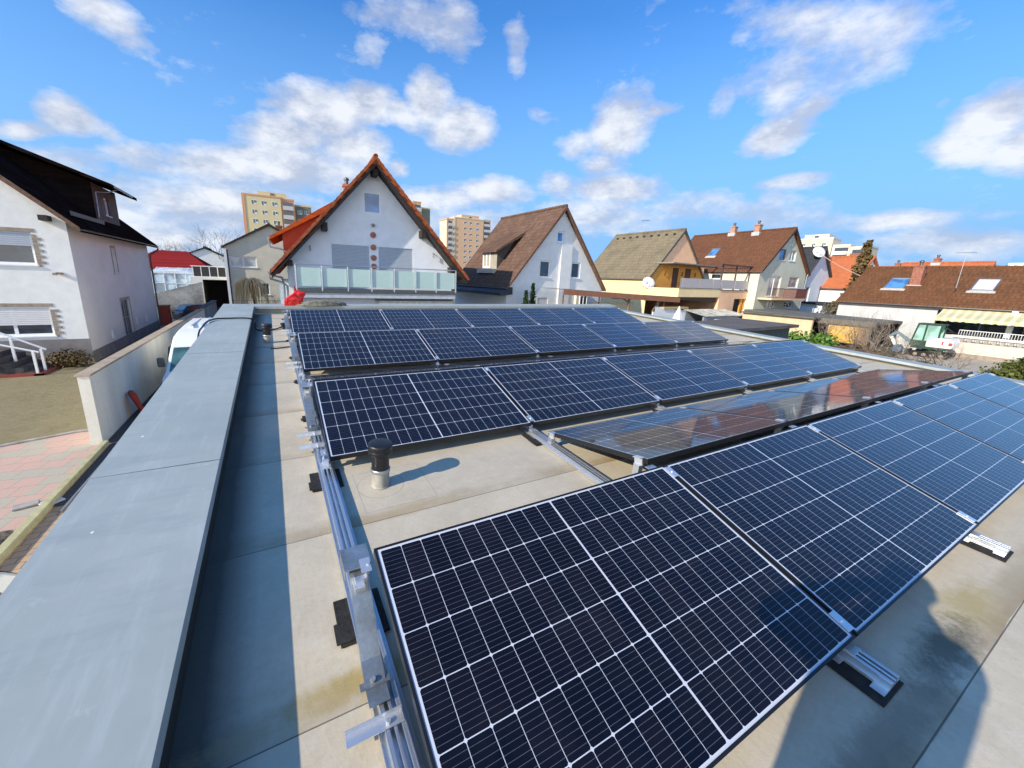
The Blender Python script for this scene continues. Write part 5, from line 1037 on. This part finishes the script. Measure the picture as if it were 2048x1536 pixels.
# ---------- the photographer (stands behind the lens; throws the long shadow on the right)
def person():
    skin=mat('skin',(.55,.36,.27),.6,var=.05,bmp=0)
    T=thing('person','person in a dark jacket standing on the flat roof, both arms raised with a phone','person',(0,0,0),roof=True)
    ph=Vector((-.2826,-.3262,1.5387)); fd=Vector((math.sin(.5036),math.cos(.5036),0)); rt=Vector((fd.y,-fd.x,0)); up=Vector((0,0,1))
    vd=fd.copy(); vr=rt.copy(); a_=R(52); fd=Vector((math.sin(a_),math.cos(a_),0)); rt=Vector((fd.y,-fd.x,0)); base=Vector((-.49,-.51,0)); KS=1.0
    hc=ph-vd*.035
    P=lambda f_,r_,z: base+fd*f_+rt*r_+up*z*KS
    J=[P(0,0,.95),P(0,0,1.12),P(-.01,0,1.34),P(.0,0,1.50),P(.03,0,1.57),P(.05,0,1.68),P(.03,0,1.76)]   #0 pelvis..6
    rad=[.17,.18,.215,.15,.11,.105,.065]; E=[(i,i+1) for i in range(6)]
    def add(p_,r_,par): J.append(p_); rad.append(r_); E.append((par,len(J)-1)); return len(J)-1
    for sg in (-1,1):
        s=add(P(0,sg*.20,1.41),.12,2); e=add(P(.12,sg*(.38 if sg<0 else .27),1.36 if sg<0 else 1.26),.075,s); hp_=hc+vr*sg*.10-vd*.02; w=add(hp_-vd*.03+vr*sg*.06+up*(.03 if sg<0 else -.05),.045,e); h=add(hp_,.032,w)
        hp=add(P(0,sg*.09,.88),.12,0); k=add(P(.03,sg*.10,.49),.065,hp); a=add(P(-.01,sg*.15,.09),.045,k); t_=add(P(.14,sg*.17,.035),.038,a)
    me=bpy.data.meshes.new('person_body'); me.from_pydata(J,E,[]); o=bpy.data.objects.new('body',me); C.objects.link(o)
    o.modifiers.new('s','SKIN'); 
    for v,r_ in zip(me.skin_vertices[0].data,rad): v.radius=(r_,r_)
    for v in me.skin_vertices[0].data: v.use_root=False
    me.skin_vertices[0].data[0].use_root=True
    o.modifiers.new('u','SUBSURF').levels=2
    dg=bpy.context.evaluated_depsgraph_get(); m2=bpy.data.meshes.new_from_object(o.evaluated_get(dg)); o.modifiers.clear(); o.data=m2
    jk=mat('dark_blue_jacket',(.03,.035,.06),.85,var=.2); tr=mat('grey_work_trousers',(.07,.07,.075),.9,var=.2); sh=mat('black_shoes',(.02,.02,.02),.7)
    for m_ in (jk,tr,sh,skin): m2.materials.append(m_)
    for p_ in m2.polygons:
        c=p_.center; d=(c-base); f_=d.dot(fd); p_.use_smooth=True
        p_.material_index=2 if c.z<.1 else 1 if c.z<.93 else 3 if (c.z>1.56 and abs(d.dot(rt))<.13 and (c-hc).length>.2) or (c-hc).length<.155 else 0
    o.parent=T
    hr_=lumpy('hair',mat('dark_hair',(.03,.02,.015),.8,var=.3,scale=30),None,None,P(.02,0,1.72),(.10,.11,.10),1.,.1,n=2,parent=T)
    f=MB(); 
    for sg in (-1,1): f.lathe([(.001,-.012),(.012,0),(.001,.012)],n=8)
    for sg in (-1,1):
        c=P(.145,sg*.032,1.68); e=MB(); e.lathe([(.002,-.011),(.011,0),(.002,.011)],n=8); e.v=[(c.x+v[0],c.y+v[1],c.z+v[2]) for v in e.v]; e.build('eye',mat('eye_white',(.7,.7,.7),.3,bmp=0),T)
        for k in range(4):
            g_=MB(); z=-.032+.016*k; Q=lambda f_,r_,zz: hc+vd*f_+vr*sg*r_+up*zz; g_.tube([Q(-.015,.10,z),Q(.002,.098,z+.002),Q(.012,.086,z+.003),Q(.012,.072-.004*(k%2),z+.003)],[.009,.0085,.008,.0065],7); g_.build('finger',skin,T,smooth=True)
        g_=MB(); g_.tube([Q(-.02,.105,-.02),Q(-.022,.085,-.026),Q(-.014,.06,-.02)],[.011,.01,.008],7); g_.build('thumb',skin,T,smooth=True)
    ph_=thing('smartphone','black smartphone held up in both hands by the person on the roof','phone',roof=True)
    q=MB(); M_=Matrix((( vr.x,vd.x,0,0),(vr.y,vd.y,0,0),(0,0,1,0),(0,0,0,1))); c=hc
    q.box(-.08,.08,-.004,.004,-.037,.037,Matrix.Translation(c)@M_); q.build('case',black_pl,ph_,bevel=.003)
    q=MB(); q.box(-.076,.076,-.0055,-.0045,-.034,.034,Matrix.Translation(c)@M_); q.build('screen',glass_d,ph_)
person()

def wire(name,a,b_,sag,r,label,cat):
    pts=[Vector(a).lerp(Vector(b_),k/14)-Vector((0,0,sag*4*(k/14)*(1-k/14))) for k in range(15)]; m_=MB(); m_.tube(pts,r,5); return tag(m_.build(name,cable_m if cat!='pink' else mat('pinkish_wire',(.6,.38,.32),.6,bmp=0),None,smooth=True),label,'wire')
wire('wire_or_wire_shadow',(49.9,20.2,5.2),(53,14.6,2.2),.5,.035,'pinkish sagging wire from the cream house gable towards the long brown roof','pink')
wire('wire_or_wire_shadow',(-12.5,22.6,2.4),(-7.5,22.65,-.97),.03,.014,'cable shadow shaped as a thin dark strand running down across the left house front','x')  # dark tube standing in for a cable's cast shadow on the facade
def aerial(x,y,z,h,label):
    T=thing('tv_aerial',label,'aerial',(x,y,z)); q=MB(); q.tube([(0,0,-1),(0,0,h)],.022,5)
    for k in range(5): q.tube([(-.35+.03*k,-.4+.2*k,h-.1),(.35-.03*k,-.4+.2*k,h-.1)],.01,4)
    q.tube([(0,-.45,h-.1),(0,.5,h-.1)],.012,4); q.build('mast',zinc,T)
aerial(34.5,29.5,6.7,1.3,'tv aerial on the olive-grey roof of the yellow house')
aerial(44.0,9.0,3.0,1.6,'tv aerial near the right end of the long brown roof')

# ---------- sky, sun, camera
SUN=Vector((-.87,-.18,.48)).normalized(); el=math.asin(SUN.z); az=math.atan2(SUN.x,SUN.y)
w=bpy.data.worlds.new('World'); scene.world=w; w.use_nodes=True; t=NT(w.node_tree); t.n.clear()
out=t.n.new('ShaderNodeOutputWorld'); bg=t.n.new('ShaderNodeBackground'); t.l.new(bg.outputs[0],out.inputs[0])
sky=t.n.new('ShaderNodeTexSky'); sky.sky_type='NISHITA'; sky.sun_disc=False; sky.sun_elevation=el; sky.sun_rotation=az; sky.altitude=100; sky.air_density=1.0; sky.dust_density=.6; sky.ozone_density=2.5
tc=t.n.new('ShaderNodeTexCoord'); dv=tc.outputs['Generated']
s=t.node('ShaderNodeSeparateXYZ',{0:dv}); A=t.m('ARCTAN2',s.outputs[0],s.outputs[1]); E_=t.m('ARCSINE',s.outputs[2],0.)
n1=t.n.new('ShaderNodeTexNoise'); n1.inputs['Scale'].default_value=5.5; n1.inputs['Detail'].default_value=3; t.l.new(dv,n1.inputs['Vector'])
wp=t.node('ShaderNodeVectorMath',{0:n1.outputs['Color'],1:(.5,.5,.5)},operation='SUBTRACT'); wp=t.node('ShaderNodeVectorMath',{0:wp.outputs[0],1:(.07,.045,0)},operation='MULTIPLY')
P=t.node('ShaderNodeVectorMath',{0:t.node('ShaderNodeCombineXYZ',{0:A,1:E_,2:0.}).outputs[0],1:wp.outputs[0]},operation='ADD').outputs[0]
CL=[(-0.214,0.381,0.069,0.034,-0.16,0.75),(-0.183,0.364,0.027,0.025,-0.56,0.5),(-0.271,0.231,0.04,0.03,-0.08,1),(-0.325,0.199,0.041,0.017,0.24,0.8),(-0.234,0.219,0.036,0.025,-0.21,0.6),(-0.179,0.184,0.097,0.035,-0.03,0.7),(-0.086,0.196,0.116,0.045,0.15,0.85),(0.002,0.218,0.107,0.042,0.14,0.8),(-0.222,0.115,0.173,0.061,0.13,0.6),(-0.069,0.126,0.213,0.068,0.1,0.75),(0.123,0.32,0.088,0.058,0.13,1),(0.056,0.266,0.111,0.041,0.14,0.9),(0.076,0.21,0.169,0.059,0.11,0.85),(0.221,0.35,0.076,0.04,0.11,1),(0.291,0.34,0.072,0.03,-0.37,0.75),(0.357,0.367,0.054,0.054,0.07,0.95),(0.431,0.323,0.086,0.052,0.04,1),(0.047,0.318,0.048,0.012,0.17,0.5),(0.181,0.27,0.087,0.048,0.1,0.85),(-0.302,0.156,0.09,0.039,0.19,0.55),(0.314,0.492,0.159,0.034,-0.05,0.62),(0.411,0.482,0.065,0.053,0.05,0.6),(0.245,0.445,0.047,0.039,0.12,0.4),(0.543,0.457,0.031,0.052,-0.12,0.6),(0.278,0.241,0.028,0.022,0.08,0.7),(0.381,0.181,0.155,0.039,0.04,0.8),(0.506,0.197,0.107,0.034,0.02,0.8),(0.612,0.351,0.062,0.022,-0.22,0.45),(0.701,0.297,0.06,0.034,-0.04,0.7),(0.789,0.321,0.069,0.066,0.33,1),(0.862,0.345,0.056,0.016,0.05,0.6),(0.76,0.253,0.064,0.035,-0.04,0.7),(0.782,0.205,0.11,0.035,-0.04,1),(0.663,0.213,0.068,0.036,-0.01,0.7),(0.976,0.348,0.03,0.054,-0.35,0.5),(1.078,0.283,0.074,0.035,0.23,0.9),(1.12,0.314,0.038,0.024,0.2,0.8),(1.019,0.365,0.049,0.048,-0.17,0.4),(1.118,0.423,0.168,0.048,-0.27,0.62),(1.073,0.37,0.067,0.071,0.37,0.6),(1.198,0.382,0.053,0.063,0.36,0.6),(1.14,0.357,0.075,0.051,0.38,0.5),(1.113,0.197,0.071,0.018,0.05,0.75),(1.091,0.168,0.047,0.037,-0.08,0.55),(1.349,0.251,0.058,0.044,0.34,1),(1.327,0.22,0.055,0.024,-0.19,0.95),(1.389,0.211,0.047,0.034,-0.21,0.9),(1.386,0.183,0.027,0.014,-0.17,0.5),(1.29,0.28,0.014,0.012,0.24,0.4),(1.058,0.143,0.133,0.034,-0.06,0.6),(0.76,0.151,0.227,0.049,-0.02,0.6),(0.965,0.166,0.115,0.035,-0.06,0.6),(1.265,0.117,0.069,0.02,-0.07,0.65),(1.341,0.078,0.111,0.028,-0.04,0.55),(1.178,0.127,0.081,0.022,-0.06,0.4),(0.405,0.133,0.24,0.04,0.03,0.5),(-0.195,0.058,0.263,0.041,0.08,0.55)]
acc=None; accb=None
for (a,e,ra,re,rot,k) in CL:
    v=t.mapping(P,(ra,re,1),(0,0,rot),(a,e,0),'TEXTURE'); L_=t.node('ShaderNodeVectorMath',{0:v},operation='LENGTH').outputs['Value']
    d=t.m('MULTIPLY',t.rng(L_,.35,1.35,1.,0.),k); acc=d if acc is None else t.m('SMOOTH_MAX',acc,d,.12)
nf=t.noise(t.mapping(dv,(1,1,1.9)),7.,9,.62); nb=t.noise(t.mapping(dv,(1,1,2.2),(0,0,0),(3,1,2)),26.,6,.65)
den=t.m('ADD',acc,t.m('ADD',t.m('MULTIPLY',t.m('SUBTRACT',nf,.5),1.15),t.m('MULTIPLY',t.m('SUBTRACT',nb,.5),.5)))
lowh=t.rng(E_,.0,.17,.20,0.); den=t.m('ADD',den,lowh)
al=t.rng(den,.25,.95); al=t.m('MULTIPLY',al,t.m('SUBTRACT',2.,al),clamp=True); al=t.m('MULTIPLY',al,.92)
thick=t.rng(den,.55,1.15); n2=t.noise(t.mapping(dv,(1,1,2.),(0,0,0),(1,5,2)),9.,6,.6)
nf2=t.noise(t.mapping(dv,(1,1,1.9),(0,0,0),(-.022,-.004,.05)),7.,6,.62)
shade=t.m('MULTIPLY',t.rng(n2,.34,.58),t.rng(thick,0.,1.,.5,1.)); shade=t.m('ADD',shade,t.m('MULTIPLY',t.m('SUBTRACT',nf,nf2),3.2),clamp=True)
cl=t.mix(shade,(.44,.49,.61),(.78,.80,.84))
clb=t.node('ShaderNodeVectorMath',{0:cl,3:1.},operation='SCALE')
skm=t.node('ShaderNodeVectorMath',{0:sky.outputs[0],1:(.064,.140,.212)},operation='MULTIPLY').outputs[0]
hz=t.rng(E_,.1,.5,.95,0.); skm=t.mix(hz,skm,(.235,.46,.80))
fin=t.mix(al,skm,clb.outputs[0])
back=t.m('ADD',t.m('MULTIPLY',s.outputs[0],-.62),t.m('MULTIPLY',s.outputs[1],-.78)); back=t.m('MULTIPLY',t.rng(back,.15,.75),t.rng(E_,.5,.05))  # brightness added low in the sky behind the camera, fill for camera-facing facades
fin=t.mix(t.m('MULTIPLY',back,.9),fin,(2.1,2.05,2.0)); t.l.new(fin,bg.inputs[0]); bg.inputs[1].default_value=1.
w.cycles.sampling_method='MANUAL'; w.cycles.sample_map_resolution=1024
sl=bpy.data.lights.new('sun','SUN'); sl.energy=5.0; sl.angle=R(.5); sl.color=(1,.89,.73); so=bpy.data.objects.new('sun',sl); C.objects.link(so); so.rotation_euler=SUN.to_track_quat('Z','Y').to_euler()
cd=bpy.data.cameras.new('camera'); co=bpy.data.objects.new('camera',cd); C.objects.link(co); scene.camera=co
FPX=776.72; cd.sensor_fit='HORIZONTAL'; cd.sensor_width=36; cd.lens=36*FPX/2048; cd.shift_x=58.69/2048; cd.shift_y=-24.13/2048; cd.clip_start=.004; cd.clip_end=6000
Rv,Uv,Fv=Vector((.88232,-.4694,.0343)),Vector((.08072,.22272,.97154)),Vector((.46368,.85443,-.2344))
co.matrix_world=Matrix(((Rv.x,Uv.x,-Fv.x,-.2826),(Rv.y,Uv.y,-Fv.y, -.40340),(Rv.z,Uv.z,-Fv.z,1.52029),(0,0,0,1)))
vs=scene.view_settings; vs.view_transform='Standard'; vs.look='None'; vs.exposure=.28; vs.gamma=1
scene.cycles.max_bounces=6; scene.cycles.diffuse_bounces=3; scene.cycles.glossy_bounces=3; scene.cycles.transparent_max_bounces=4
scene.cycles.sample_clamp_indirect=6
